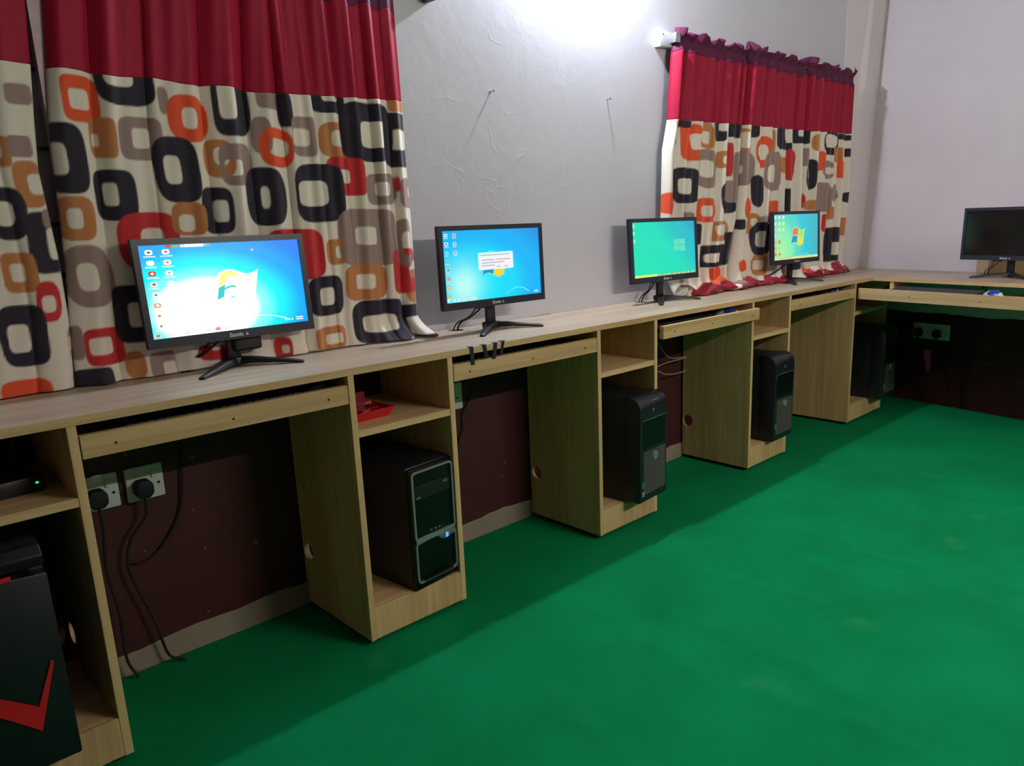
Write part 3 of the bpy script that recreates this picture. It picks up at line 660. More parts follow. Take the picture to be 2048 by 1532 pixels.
r = thing('computer_tower','black tower computer with silver-trimmed glossy front and blue light, below the red box','computer',(0.588,0.002,ZT),0.12)
hw,Hh=0.080,0.352
MB().box(-hw,hw,0.012,0.315,0.0,Hh,0.003,2).build('case', black_pl, r)
MB().box(-hw,hw,0.0,0.0125,0.0,Hh-0.004,0.004,2).build('front_panel', black_gl, r)
def loop(m, x0,x1,z0,z1,r0,wd,y0=-0.006,y1=0.001):
    m.ring_prism(rrect(x0,x1,z0,z1,r0),rrect(x0+wd,x1-wd,z0+wd,z1-wd,max(0.001,r0-wd*0.6)),y0,y1,'y')
m=MB(); loop(m,-0.075,0.075,0.142,0.340,0.012,0.0052); m.build('upper_trim', silver, r)
m=MB(); loop(m,-0.075,0.075,0.020,0.143,0.014,0.0048); m.build('lower_trim', silver, r)
MB().prism([(-0.072,0.136),(-0.058,0.136),(-0.03,0.139),(0.072,0.142),(0.072,0.152),(0.06,0.151),(-0.055,0.149),(-0.072,0.155)],-0.0068,0,'y',0.001).build('cross_trim', silver, r)
MB().prism([(0.005,0.137),(0.018,0.125),(0.028,0.121),(0.070,0.127),(0.071,0.139)],-0.0075,0,'y',0.001).build('button_pod', silver_dim, r)
MB().box(0.033,0.043,-0.0088,-0.006,0.1235,0.1375,0.001,1).build('power_light', blue_led, r)
m=MB()
for k in range(24): x=-0.052+k*0.0046; m.box(x,x+0.0026,-0.007,-0.003,0.0215,0.0285)
m.build('bottom_vent', gap_m, r, smooth=False)
MB().box(-0.066,0.066,-0.0016,0.001,0.258,0.297,0.001,1).build('disc_drive', grill_dark if False else black_pl, r)
MB().box(-0.060,-0.045,-0.003,-0.001,0.262,0.267).build('drive_button', silver_dim, r, smooth=False)
MB().box(0.040,0.056,-0.003,-0.001,0.284,0.290).build('drive_mark', silver_dim, r, smooth=False)
for k,x in enumerate((-0.018,-0.002,0.012,0.025)):
    MB().box(x,x+0.008,-0.0025,0.0,0.158,0.163).build('front_port', silver_dim if k<3 else blue_pl, r, smooth=False)

r = thing('computer_tower','black tower computer with red chevron stripes and glossy curved top, at the left edge','computer',(-0.424,-0.060,ZT),0.0)
hw,Hh=0.108,0.400
MB().box(-hw,hw,0.035,0.375,0.0,Hh+0.012,0.004,2).build('case', black_pl, r)
MB().prism([(-hw,0.0),(hw,0.0),(hw-0.001,Hh-0.02),(-hw+0.001,Hh)],0.0,0.036,'y',0.004).build('front_panel', black_pl, r)
pr=[(0.0,Hh-0.004),(0.003,Hh+0.016),(0.018,Hh+0.032),(0.05,Hh+0.042),(0.16,Hh+0.044),(0.16,Hh+0.004),(0.03,Hh-0.006)]
MB().prism(pr,-hw+0.002,hw-0.002,'x',0.003,seg=3).build('glossy_top', black_gl, r)
c0=-0.424
def pc(x,z): return (x-c0, z-ZT)
def chev(d):
    return [pc(-0.477,0.300-d),pc(-0.423,0.274-d),pc(-0.370,0.232-d),pc(-0.339,0.313-d),pc(-0.334,0.311-d),pc(-0.372,0.183-d),pc(-0.429,0.241-d),pc(-0.477,0.268-d)]
MB().prism(chev(0),-0.004,0.001,'y').build('red_chevron', red_pl, r, smooth=False)
MB().box(-hw+0.01,0.052,-0.002,0.002,Hh+0.004-0.02,Hh+0.012-0.02).build('red_top_stripe', red_pl, r, smooth=False)

RINGS_L=[('O',-0.041,1.371,0.037,0.048,-0.044,1.37,0.02,0.021),('N',0.055,1.412,0.061,0.048,0.042,1.429,0.031,0.025),('M',0.13,1.38,0.012,0.03),('O',0.182,1.345,0.048,0.053,0.184,1.346,0.017,0.024),('N',0.288,1.38,0.047,0.069,0.276,1.395,0.021,0.044),('M',0.386,1.412,0.035,0.031,0.368,1.436,0.022,0.015),('N',0.425,1.384,0.019,0.043),('N',0.552,1.41,0.047,0.028,0.557,1.428,0.025,0.016),('T',0.572,1.314,0.057,0.046,0.573,1.318,0.023,0.021),('N',0.664,1.341,0.082,0.078,0.682,1.336,0.045,0.035),('N',0.759,1.323,0.05,0.075,0.766,1.324,0.025,0.028),('T',0.766,1.42,0.027,0.02),('T',-0.006,1.294,0.026,0.043,-0.021,1.288,0.007,0.013),('M',0.071,1.295,0.048,0.047,0.072,1.296,0.02,0.022),('N',0.141,1.227,0.051,0.075,0.13,1.227,0.019,0.032),('T',0.245,1.258,0.037,0.045,0.251,1.264,0.017,0.021),('M',0.287,1.244,0.043,0.05,0.277,1.237,0.021,0.019),('M',0.356,1.316,0.025,0.045),('M',0.472,1.32,0.037,0.05,0.462,1.318,0.025,0.022),('O',0.393,1.288,0.044,0.049,0.398,1.289,0.028,0.022),('N',-0.086,1.246,0.043,0.074,-0.101,1.245,0.019,0.033),('N',0.002,1.171,0.042,0.056,-0.009,1.173,0.013,0.025),('N',0.352,1.166,0.055,0.073,0.35,1.164,0.01,0.027),('R',0.587,1.22,0.059,0.051,0.582,1.22,0.018,0.018),('N',0.502,1.176,0.072,0.076,0.481,1.176,0.043,0.033),('M',0.695,1.188,0.052,0.043,0.7,1.189,0.02,0.019),('M',0.786,1.176,0.033,0.043,0.802,1.18,0.017,0.015),('R',0.75,1.201,0.006,0.021),('T',-0.084,1.12,0.038,0.048,-0.087,1.12,0.015,0.022),('N',0.224,1.135,0.04,0.056,0.234,1.134,0.017,0.026),('R',0.059,1.068,0.067,0.065,0.067,1.071,0.026,0.026),('T',0.153,1.115,0.041,0.039,0.146,1.105,0.019,0.02),('M',0.64,1.054,0.094,0.08,0.636,1.06,0.034,0.025),('R',0.421,1.018,0.076,0.067,0.409,1.02,0.029,0.035),('T',0.534,1.018,0.03,0.035,0.548,1.017,0.016,0.016),('M',-0.078,0.994,0.051,0.069,-0.083,0.993,0.021,0.031),('T',0.621,0.929,0.068,0.051,0.618,0.931,0.029,0.021),('T',0.777,0.905,0.026,0.05),('R',0.751,0.952,0.044,0.066,0.781,0.955,0.019,0.025),('N',0.492,0.902,0.054,0.054,0.496,0.9,0.022,0.024),('M',0.762,1.033,0.022,0.07,0.769,1.032,0.015,0.034),('M',-0.153,1.372,0.025,0.021),('T',-0.197,1.258,0.014,0.031,-0.201,1.258,0.003,0.012),('M',-0.164,1.269,0.023,0.022),('T',-0.161,1.193,0.029,0.048,-0.147,1.193,0.016,0.021),('N',-0.21,1.134,0.035,0.054,-0.216,1.134,0.017,0.025),('N',-0.151,1.072,0.033,0.065,-0.13,1.069,0.016,0.034),('T',-0.207,1.013,0.031,0.042,-0.21,1.013,0.013,0.019),('R',-0.165,0.948,0.023,0.044,-0.166,0.943,0.013,0.018),('N',-0.219,0.88,0.044,0.066,-0.228,0.875,0.02,0.03),('O',-0.235,0.748,0.048,0.039),('M',-0.134,1.122,0.015,0.02),('R',-0.07,0.835,0.041,0.043,-0.077,0.837,0.024,0.02),('M',-0.124,0.85,0.015,0.039,-0.134,0.852,0.004,0.015),('T',-0.014,0.785,0.021,0.033),('N',-0.103,0.759,0.04,0.031),('M',0.046,0.778,0.032,0.031,0.06,0.759,0.015,0.023),('R',0.166,0.789,0.034,0.02,0.176,0.806,0.012,0.013),('R',0.351,0.772,0.022,0.03,0.356,0.77,0.008,0.011),('T',0.492,0.783,0.049,0.034,0.502,0.78,0.026,0.015),('N',0.655,0.813,0.091,0.064,0.654,0.808,0.052,0.025),('N',0.77,0.789,0.041,0.063,0.775,0.787,0.036,0.027),('N',-0.002,0.904,0.038,0.067,0.003,0.902,0.015,0.028)]
RINGS_R=[('O',2.218,1.386,0.075,0.074,2.253,1.389,0.037,0.032),('T',2.112,1.422,0.014,0.048),('N',2.17,1.457,0.045,0.015),('T',2.341,1.421,0.048,0.057,2.332,1.41,0.025,0.026),('N',2.432,1.444,0.043,0.043,2.478,1.465,0.033,0.021),('N',2.552,1.458,0.049,0.037),('M',2.345,1.283,0.082,0.08,2.335,1.283,0.049,0.036),('T',2.479,1.325,0.06,0.036,2.483,1.323,0.026,0.017),('R',2.516,1.326,0.034,0.073),('T',2.628,1.397,0.046,0.071,2.647,1.417,0.018,0.035),('N',2.719,1.462,0.032,0.032),('M',2.642,1.293,0.094,0.075,2.619,1.289,0.017,0.02),('O',2.803,1.371,0.066,0.071,2.79,1.37,0.045,0.035),('T',2.889,1.426,0.023,0.05),('M',2.897,1.285,0.078,0.091,2.876,1.274,0.039,0.042),('N',3.012,1.443,0.087,0.056,3.041,1.458,0.038,0.034),('T',3.026,1.316,0.065,0.039,3.05,1.319,0.032,0.019),('R',3.08,1.32,0.048,0.076),('N',3.168,1.465,0.071,0.043,3.157,1.478,0.023,0.022),('M',3.206,1.361,0.034,0.044),('T',3.331,1.435,0.04,0.043),('O',3.379,1.347,0.043,0.049),('N',3.498,1.441,0.095,0.06,3.49,1.453,0.079,0.033),('M',3.475,1.305,0.069,0.047,3.493,1.301,0.045,0.019),('T',3.587,1.384,0.051,0.039),('N',3.701,1.402,0.028,0.022),('N',3.651,1.479,0.072,0.016),('O',3.638,1.31,0.05,0.047),('N',3.278,1.278,0.05,0.077,3.252,1.286,0.015,0.032),('N',2.184,1.212,0.084,0.072,2.179,1.21,0.042,0.032),('N',2.51,1.161,0.066,0.069),('M',2.541,1.188,0.049,0.048),('N',2.769,1.191,0.051,0.073),('M',3.434,1.163,0.095,0.076),('O',2.339,1.109,0.086,0.052,2.338,1.106,0.044,0.023),('N',3.04,1.15,0.037,0.057),('T',2.737,1.042,0.064,0.047,2.751,1.048,0.033,0.019),('O',2.68,1.118,0.039,0.05),('O',2.907,1.097,0.059,0.05),('R',3.197,1.143,0.034,0.043),('T',3.293,1.124,0.07,0.026),('T',3.522,1.081,0.049,0.034),('R',3.458,1.029,0.021,0.048),('T',2.451,1.017,0.07,0.044,2.459,1.021,0.039,0.024),('N',2.269,1.009,0.034,0.045),('N',2.401,0.91,0.117,0.049,2.393,0.902,0.066,0.02),('N',2.816,0.971,0.111,0.078,2.815,0.969,0.051,0.037),('N',2.625,1.043,0.028,0.023),('T',2.806,0.845,0.086,0.049,2.788,0.846,0.051,0.022),('O',2.643,0.851,0.044,0.03),('N',3.554,0.911,0.106,0.092,3.606,0.887,0.045,0.035),('N',2.527,0.969,0.034,0.041),('O',2.07,1.139,0.038,0.044),('O',2.424,0.831,0.045,0.029),('M',2.206,1.085,0.04,0.019),('M',3.57,1.183,0.044,0.048),('T',3.705,1.004,0.046,0.05),('N',3.731,1.163,0.046,0.03)]
# ------------------------------------------------------------------ small things on shelves and trays
r = thing('red_box','small red plastic box with its dark red lid open, on the pedestal shelf','box',(0.470,0.115,0.5902),0.06)
t=bmesh.new(); rows=[]
for z,k in ((0,0.0),(0.026,0.013)):
    rows.append([t.verts.new(p) for p in ((-0.052-k,-0.038-k,z),(0.045+k,-0.038-k,z),(0.045+k,0.038+k,z),(-0.052-k,0.038+k,z))])
for k in range(4): t.faces.new((rows[0][k],rows[0][(k+1)%4],rows[1][(k+1)%4],rows[1][k]))
t.faces.new(rows[0][::-1]); mb=MB(); mb._merge(t); o=mb.build('tray', red_pl, r, smooth=False); md=o.modifiers.new('s','SOLIDIFY'); md.thickness=0.002; md.offset=1
m=MB(); m.ring_prism(rrect(-0.045,0.022,0.026,0.062,0.004,3),rrect(-0.040,0.017,0.031,0.057,0.003,3),0.030,0.034,'y'); m.build('lid_rim', red_clear, r)
MB().box(-0.042,0.019,0.031,0.0325,0.028,0.060).build('lid', red_clear, r, smooth=False)
MB().box(-0.045,0.036,-0.010,0.032,0.020,0.024).build('inner_ledge', red_clear, r, smooth=False)

r = thing('router','small black router with a green light on the left pedestal shelf','router',(-0.355,0.16,0.5902),0.1)
MB().box(-0.085,0.085,-0.06,0.06,0.0,0.034,0.006,2).build('case', black_pl, r)
MB().sph((0.070,-0.0605,0.020),0.003,0.0012,0.0022).build('green_light', green_led, r)
for x in (-0.07,0.07): MB().cyl((x,0.05,0.03),(x,0.052,0.115),0.004,0.003).build('antenna', black_pl, r)

def keyboard(loc, rz, label):
    r = thing('keyboard', label, 'keyboard', loc, rz, 'keyboards on the pull-out trays')
    MB().prism([(-0.062,0),(0.062,0),(0.062,0.020),(-0.062,0.009)],-0.215,0.215,'x',0.003).build('keyboard_case', black_pl, r)
    m=MB()
    for j in range(6):
        y=-0.050+j*0.0195; z=0.010+(y+0.062)/0.124*0.011
        for i in range(21):
            x=-0.205+i*0.0195
            if j==0 and 4<=i<=9:
                if i==4: m.box(x,x+0.114,y,y+0.016,z-0.002,z+0.006,0.0015,1)
                continue
            m.box(x,x+0.0165,y,y+0.016,z-0.002,z+0.006,0.0018,1)
    m.build('keys', keym, r, smooth=False)
    return r
def mouse(loc, rz, label, body, accent):
    r = thing('computer_mouse', label, 'computer mouse', loc, rz, 'computer mice on the pull-out trays')
    def shell(name, m_, zs, clip):
        t=bmesh.new(); bmesh.ops.create_uvsphere(t,u_segments=28,v_segments=18,radius=1)
        for v in t.verts:
            x,y,z=v.co; k=1-0.12*max(0,-y)
            v.co=(x*0.030*k*zs, y*0.054*zs, (z*0.036*(1-0.18*y) if z>0 else z*0.004)*zs+0.004)
        bad=[f for f in t.faces if clip(f.calc_center_median())]
        bmesh.ops.delete(t,geom=bad,context='FACES'); mb=MB(); mb._merge(t); return mb.build(name,m_,r)
    shell('shell', body, 1.0, lambda c: False)
    shell('coloured_panel', accent, 1.015, lambda c: c.z<0.012 or not (-0.040<c.y<0.005 ) )
    MB().cyl((-0.003,-0.030,0.030),(0.003,-0.030,0.030),0.007,n=16).build('wheel', black_pl, r)
    return r
TB=0.6812
keyboard((0.09,0.10,TB),0,'black keyboard hidden in the shut tray under the leftmost monitor')
keyboard((0.93,0.10,TB),0,'black keyboard hidden in the shut tray under the dialog-box monitor')
keyboard((1.84,0.075,TB),0,'black keyboard in the slightly open tray under the green-screened monitor')
keyboard((2.85,0.10,TB),0,'black keyboard in the shut tray nearest the corner')
mouse((2.11,0.045,TB),0.5,'white and blue computer mouse in the slightly open third tray',white_pl,blue_pl)
mouse((3.10,0.085,TB),0.4,'pale computer mouse glinting in the shut tray nearest the corner',white_pl,blue_pl)
mouse((0.30,0.07,TB),0.4,'dark computer mouse in the shut tray under the leftmost monitor',black_gl,charcoal)
def on_right(lx,ly,z):
    c,s=math.cos(A5),math.sin(A5); return (R5[0]+c*lx-s*ly, R5[1]+s*lx+c*ly, z)
keyboard(on_right(0.335,0.105,0.6882),A5,'black keyboard with grey keys on the pulled-out right tray')
mouse(on_right(0.615,0.075,0.6882),A5+1.2,'white computer mouse with blue stripe beside the keyboard on the right tray',white_pl,blue_pl)

# ------------------------------------------------------------------ sockets, plugs and wires
def socket(loc, rz, label, gangs, w_=0.086, h_=0.086):
    r = thing('wall_socket', label, 'wall socket', loc, rz, 'white wall sockets below the worktop')
    MB().box(-w_/2,w_/2,-0.012,0,-h_/2,h_/2,0.004,2).build('face_plate', white_pl, r)
    for gx in gangs:
        MB().box(gx+0.014,gx+0.026,-0.0155,-0.011,0.010,0.030,0.0015,1).build('rocker_switch', white_pl, r)
        m=MB()
        for dx,dz in ((-0.012,0.004),(-0.023,-0.014),(-0.001,-0.014)): m.box(gx+dx-0.002,gx+dx+0.002,-0.0124,-0.011,dz-0.004,dz+0.004)
        m.build('pin_holes', gap_m, r, smooth=False)
        MB().cyl((gx+0.030,-0.0118,-0.006),(gx+0.030,-0.0128,-0.006),0.0035,n=12).build('neon_dot', gap_m, r)
    return r
def plug(loc, rz, label, pts, group='black plugs in the wall sockets'):
    r = thing('power_plug', label, 'power plug', loc, rz, group)
    m=MB(); m.prism([(-0.021,-0.012),(-0.010,-0.024),(0.010,-0.024),(0.021,-0.012),(0.021,0.010),(0.012,0.022),(-0.012,0.022),(-0.021,0.010)],-0.032,-0.0005,'y',0.005,seg=3); m.build('plug_body', rubber, r)
    MB().tube([(0,-0.018,-0.022)]+pts,0.0035,8).build('cord', rubber, r)
    return r
socket((-0.125,D,0.487),0.0,'single white socket partly hidden by the left pedestal edge',[0.0])
socket((-0.023,D,0.486),0.0,'single white socket with a large black plug, right of the half-hidden socket',[0.0])
socket((0.920,D,0.525),0.0,'white socket just showing beside the silver-trimmed computer pedestal',[-0.0],0.11,0.09)
RS=(xw(-0.13,0.41)-0.001,-0.13,0.413)
socket(RS,A5,'double white socket with two black plugs on the right wall under the desk',[-0.05,0.055],0.21,0.088)
plug((-0.135,D-0.0125,0.480),0,'small black plug in the half-hidden left socket',[(0.0,-0.02,-0.08),(-0.006,-0.012,-0.18),(0.004,-0.016,-0.30),(0.002,-0.02,-0.42),(0.02,-0.03,-0.476)])
plug((-0.034,D-0.0125,0.478),0,'large black plug in the left socket with its cord looping down',[(-0.006,-0.02,-0.07),(-0.045,-0.014,-0.12),(-0.060,-0.012,-0.19),(-0.045,-0.012,-0.26),(-0.02,-0.014,-0.36),(-0.004,-0.02,-0.45),(0.03,-0.03,-0.474)])
plug((0.889,D-0.0125,0.520),0,'black plug beside the silver-trimmed computer pedestal',[(0.0,-0.02,-0.06),(0.01,-0.02,-0.2),(-0.01,-0.015,-0.35)])
c5,s5=math.cos(A5),math.sin(A5)
def offR(lx,ly,z): return (RS[0]+c5*lx-s5*ly, RS[1]+s5*lx+c5*ly, z)
plug(offR(-0.062,-0.0125,0.405),A5,'left black plug of the double socket on the right wall',[(0,-0.02,-0.06),(0.02,-0.015,-0.14),(0.04,-0.015,-0.28),(0.10,-0.015,-0.36)])
plug(offR(0.043,-0.0125,0.405),A5,'right black plug of the double socket on the right wall',[(0,-0.02,-0.05),(0.03,-0.015,-0.11),(0.09,-0.012,-0.20),(0.13,-0.012,-0.32)])
def wire(name, pts, rad, m_, label, cat='cable', group=None): return tag(MB().tube(pts,rad,7).build(name, m_), label, cat, group)
wire('dangling_cable',[(0.08,D-0.01,0.60),(0.064,D-0.010,0.483),(0.05,D-0.008,0.40),(0.02,D-0.010,0.345),(-0.015,D-0.008,0.304),(-0.053,D-0.010,0.285),(-0.085,D-0.008,0.293)],0.0028,rubber,'thin black cable sagging on the maroon wall right of the left sockets')
wire('dangling_cable',[(1.03,D-0.006,0.56),(1.005,D-0.008,0.50),(0.975,D-0.006,0.46),(0.972,D-0.008,0.41),(0.955,D-0.006,0.375),(0.944,D-0.006,0.33)],0.0022,rubber,'thin black cable on the maroon wall beside the silver-trimmed computer pedestal')
wire('dangling_cable',[(1.95,0.30,0.60),(1.99,0.30,0.572),(2.05,0.30,0.510),(2.10,0.30,0.488),(2.20,0.30,0.48)],0.0025,cablew,'upper pale cable slanting down behind the third leg bay','cable','pale cables behind the third bay')
wire('dangling_cable',[(1.90,0.30,0.455),(1.994,0.30,0.468),(2.05,0.30,0.475),(2.20,0.30,0.476)],0.0025,cablew,'middle pale cable behind the third leg bay','cable','pale cables behind the third bay')
wire('dangling_cable',[(1.90,0.30,0.462),(1.994,0.30,0.447),(2.04,0.30,0.428),(2.10,0.30,0.418),(2.20,0.30,0.417)],0.0025,cablew,'lowest pale cable behind the third leg bay','cable','pale cables behind the third bay')
wire('dangling_cable',[(xw(0.02)-0.02,0.02,0.62),(xw(-0.08)-0.03,-0.08,0.565),(xw(-0.2)-0.03,-0.2,0.60),(xw(-0.3)-0.02,-0.3,0.64)],0.003,rubber,'black cable sagging under the right worktop above the double socket')
wire('dangling_cable',[(3.913,-0.337,0.30),(3.908,-0.345,0.22),(3.912,-0.34,0.14),(3.905,-0.35,0.02)],0.006,rubber,'thick black cable hanging down the dark right wall')

# board leaning on the right wall behind the dark monitor
o = MB().box(0,0.55,-0.012,0,0,0.30,0.001,1).build('wooden_board', board_m, None, smooth=False)
bx=xw(-0.352)-0.002; o.location=(bx-0.036,-0.352,H+0.0008); o.rotation_euler=(-0.07,0,A5)
tag(o,'plain brown wooden board standing against the side wall behind the dark monitor','board')

# ------------------------------------------------------------------ nails, brackets, curtain rods
for x,z,l in ((1.169,1.498,'nail in the grey wall, the left of two, nearer the big curtain'),(1.747,1.522,'nail in the grey wall, the right of two, nearer the far curtain')):
    r = thing('nail', l, 'nail', (x,D,z), 0, 'nails in the grey wall')
    MB().cyl((0,0.002,0),(0.001,-0.016,0.001),0.0024,n=10).build('shank', chrome, r)
    MB().cyl((0.001,-0.016,0.001),(0.001,-0.0175,0.0012),0.0045,n=14).build('head', chrome, r)
white_wood = mat('white_painted_block', rgb(200,205,215), 0.5, bump=0.3, bscale=60)
r = thing('curtain_bracket','white painted block holding the rod left of the far curtain','curtain bracket',(2.085,D,1.770),0)
MB().prism([(-0.048,-0.030),(0.048,-0.024),(0.050,0.030),(-0.046,0.030)],-0.030,0.0,'y',0.003).build('wooden_block', white_wood, r)
MB().box(0.015,0.045,-0.060,-0.029,-0.012,0.026,0.002,1).build('rod_holder', chrome, r)
MB().cyl((-0.030,-0.029,0.016),(-0.030,-0.032,0.016),0.003,n=10).build('screw', screwm, r)
wire('curtain_rod',[(2.11,0.335,1.772),(2.9,0.335,1.782),(3.70,0.335,1.792)],0.006,chrome,'thin metal rod threaded through the far curtain heading','curtain rod')
r = thing('curtain_bracket','dark metal bracket at the top edge right of the big left curtain','curtain bracket',(0.93,D,1.735),0)
MB().box(-0.012,0.016,-0.055,0.0,-0.008,0.06,0.003,2).build('arm', tape_m, r)
MB().cyl((0.004,-0.056,0.004),(0.004,-0.060,0.004),0.004,n=12).build('screw', chrome, r)
wire('curtain_rod',[(-1.2,0.338,1.775),(0.0,0.338,1.772),(0.94,0.330,1.768)],0.009,chrome,'metal rod carrying the big left curtains above the photo edge','curtain rod')

# ------------------------------------------------------------------ curtains
CC = {'N':L3((36,30,46)),'M':L3((150,128,122)),'T':L3((188,124,74)),'O':L3((228,84,44)),'R':L3((196,46,50)),'C':L3((226,219,205)),'S':L3((150,16,36))}
def pattern_color(x, z, rings, soft=0.0022):
    """colour printed at a point of the cloth: rounded rings on cream, edges softened over one weave step"""
    c = CC['C']; jx = x+0.0012*math.sin(z*31)+0.0010*math.sin(z*13+x*17); jz = z+0.0012*math.sin(x*29+1)
    def cover(cx,cz,a,b,n):
        dx,dz=abs(jx-cx)/a,abs(jz-cz)/b
        if dx>1.15 or dz>1.15: return 0.0
        q=(dx**n+dz**n)**(1/n); return min(1.0,max(0.0,(1-q)*min(a,b)/soft+0.5))
    for r_ in rings:
        cx,cz,a,b = r_[1:5]
        if abs(jx-cx)<=a*1.2 and abs(jz-cz)<=b*1.2:
            n = 2.7+((int(abs(cx*971+cz*431)))%4)*0.7
            k = cover(cx,cz,a,b,n)
            if k>0:
                if len(r_)>5: k *= 1-cover(r_[5],r_[6],max(r_[7],.003),max(r_[8],.003),n+0.4)
                q=CC[r_[0]]; c = tuple(c[i]*(1-k)+q[i]*k for i in range(3))
    return c
def interp(tab, z):
    if z>=tab[0][1]: return tab[0][0]
    for (xa,za),(xb,zb_) in zip(tab,tab[1:]):
        if z>=zb_: return xa+(xb-xa)*(za-z)/(za-zb_)
    return tab[-1][0]
def curtain(label, eL, eR, ztop, zseam, zbot, rings, creases, amp, base=0.31, nu=150, nv=300, header=0.0, flare=None, rod=None, seed=1, band=None):
    rn=random.Random(seed); r = thing('curtain', label, 'curtain', ((eL[0][0]+eR[0][0])/2, base, zbot), 0, 'curtains with maroon tops and printed rings')
    ox,oy,oz = r.location; cr=[0.0]+sorted(creases)+[1.0]; am=[rn.uniform(0.65,1.15) for _ in cr]; wob=[rn.uniform(-1,1) for _ in cr]
    zf = zseam if callable(zseam) else (lambda s: zseam)
    j0 = int(nv*(ztop-zf(0.5))/(ztop-zbot)); ts = j0/nv
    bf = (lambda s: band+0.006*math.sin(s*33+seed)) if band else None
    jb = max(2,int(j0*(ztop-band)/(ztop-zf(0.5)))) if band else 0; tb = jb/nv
    def zrow(s,t_):
        if t_ > ts: return zf(s)+(zbot-zf(s))*(t_-ts)/(1-ts)
        if band:
            if t_ < tb: return ztop+(bf(s)-ztop)*t_/tb
            return bf(s)+(zf(s)-bf(s))*(t_-tb)/(ts-tb)
        return ztop+(zf(s)-ztop)*t_/ts
    def pos(s,t_):
        # t_ 0 top .. 1 bottom
        zs = zseam(s) if callable(zseam) else zseam
        z = zrow(s,t_)
        x = interp(eL,z)*(1-s)+interp(eR,z)*s
        s2 = s+0.012*math.sin(3.1*z+wob[0]*3)*math.sin(PI*s)
        k=0
        while k<len(cr)-2 and s2>cr[k+1]: k+=1
        f=(s2-cr[k])/(cr[k+1]-cr[k]); f=min(1,max(0,f))
        y = -amp*am[k]*(math.sin(PI*f)**0.55-0.45)*(1+0.25*math.sin(4*z+k))
        y += 0.25*amp*math.sin(s*37+2*z)+0.12*amp*math.sin(s*71-3*z)
        if header:
            if z>rod: 
                kk=(z-rod)/(ztop-rod); z += 0.009*kk*math.sin(s*27+seed) + 0.018*kk*(max(0,1-s/0.06)+max(0,(s-0.94)/0.06)); y += -0.010*kk+0.006*kk*math.sin(s*60)
            pin = math.exp(-((z-rod)/0.02)**2); y = y*(1-0.6*pin) + 0.004*pin
        if flare and z < flare[0]:
            k_=(flare[0]-z)/(flare[0]-zbot); y -= flare[1]*k_*k_*flare[2](s); x += flare[3](s)*k_*k_; z += flare[4](s)*k_**3
        return x,y,z
    t=bmesh.new
    vs=[];cs=[]; 
    zs_=[]
    for j in range(nv+1):
        for i in range(nu+1):
            s=i/nu; x,y,z=pos(s,j/nv); vs.append((x-ox,y,z-oz)); zz=zrow(s,j/nv)
            cs.append(pattern_color(interp(eL,zz)*(1-s)+interp(eR,zz)*s,zz,rings) if j>=j0 else None)
    fs=[];mi=[]
    for j in range(nv):
        for i in range(nu):
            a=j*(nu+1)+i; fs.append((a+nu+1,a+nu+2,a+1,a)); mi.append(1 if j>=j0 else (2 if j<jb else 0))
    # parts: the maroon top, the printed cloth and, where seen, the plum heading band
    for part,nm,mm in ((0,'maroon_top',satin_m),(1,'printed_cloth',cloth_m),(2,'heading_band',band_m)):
        sel=[f for f,k in zip(fs,mi) if k==part]
        if not sel: continue
        used=sorted({v for f in sel for v in f}); mp={v:n for n,v in enumerate(used)}
        me=bpy.data.meshes.new(nm); me.from_pydata([vs[v] for v in used],[],[tuple(mp[v] for v in f) for f in sel]); me.update()
        me.polygons.foreach_set('use_smooth',[True]*len(me.polygons))
        if part==1:
            ca=me.color_attributes.new('Col','FLOAT_COLOR','POINT'); ca.data.foreach_set('color',[x for v in used for x in (*cs[v],1.0)])
        o=bpy.data.objects.new(nm,me); COL.objects.link(o); o.parent=r; me.materials.append(mm)
        md=o.modifiers.new('cloth','SOLIDIFY'); md.thickness=0.0012; md.offset=0
    return r
one=lambda s:1.0; zero=lambda s:0.0
zb1=H+0.003
P1R=[(-.105,1.60),(-.112,1.511),(-.118,1.438),(-.129,1.328),(-.138,1.223),(-.134,1.143),(-.129,1.032),(-.130,.903),(-.142,.752)]
P2L=[(-.070,1.76),(-.077,1.561),(-.091,1.428),(-.107,1.282),(-.114,1.109),(-.122,.975),(-.131,.892),(-.138,.752)]
P2R=[(.452,1.76),(.441,1.645),(.424,1.42),(.426,1.285),(.425,1.095),(.434,.949),(.424,.752)]
P3L=[(.400,1.76),(.405,1.641),(.412,1.42),(.420,1.285),(.420,.95),(.418,.752)]
P3R=[(.775,1.76),(.787,1.701),(.792,1.435),(.792,1.3),(.795,1.129),(.796,.982),(.792,.82),(.800,.752)]
curtain('big curtain panel cut by the left edge of the photo',[(-.85,1.76),(-.85,.752)],P1R,1.80,1.433,zb1,RINGS_L,[.15,.3,.45,.6,.78,.9],.016,nu=230,nv=340,seed=2)
curtain('widest printed curtain panel, behind the leftmost monitor',P2L,P2R,1.80,lambda s:1.428-0.008*s+0.003*math.sin(s*20),zb1,RINGS_L,[.16,.38,.62,.82],.017,nu=230,nv=360,seed=5,
        flare=(0.80,0.012,lambda s:math.sin(s*14)**2,zero,zero))
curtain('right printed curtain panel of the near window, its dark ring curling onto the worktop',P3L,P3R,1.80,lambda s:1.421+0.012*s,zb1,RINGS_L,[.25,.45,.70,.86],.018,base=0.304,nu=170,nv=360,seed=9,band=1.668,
        flare=(0.83,0.045,lambda s:max(0,min(1,(s-.35)*2.2))*(1.1-.3*math.sin(s*25)),lambda s:0.03*max(0,s-.7)/.3,lambda s:0.002))
AL=[(2.121,1.789),(2.105,1.713),(2.084,1.467),(2.051,1.35),(2.042,1.074),(2.075,.867),(2.10,.80)]
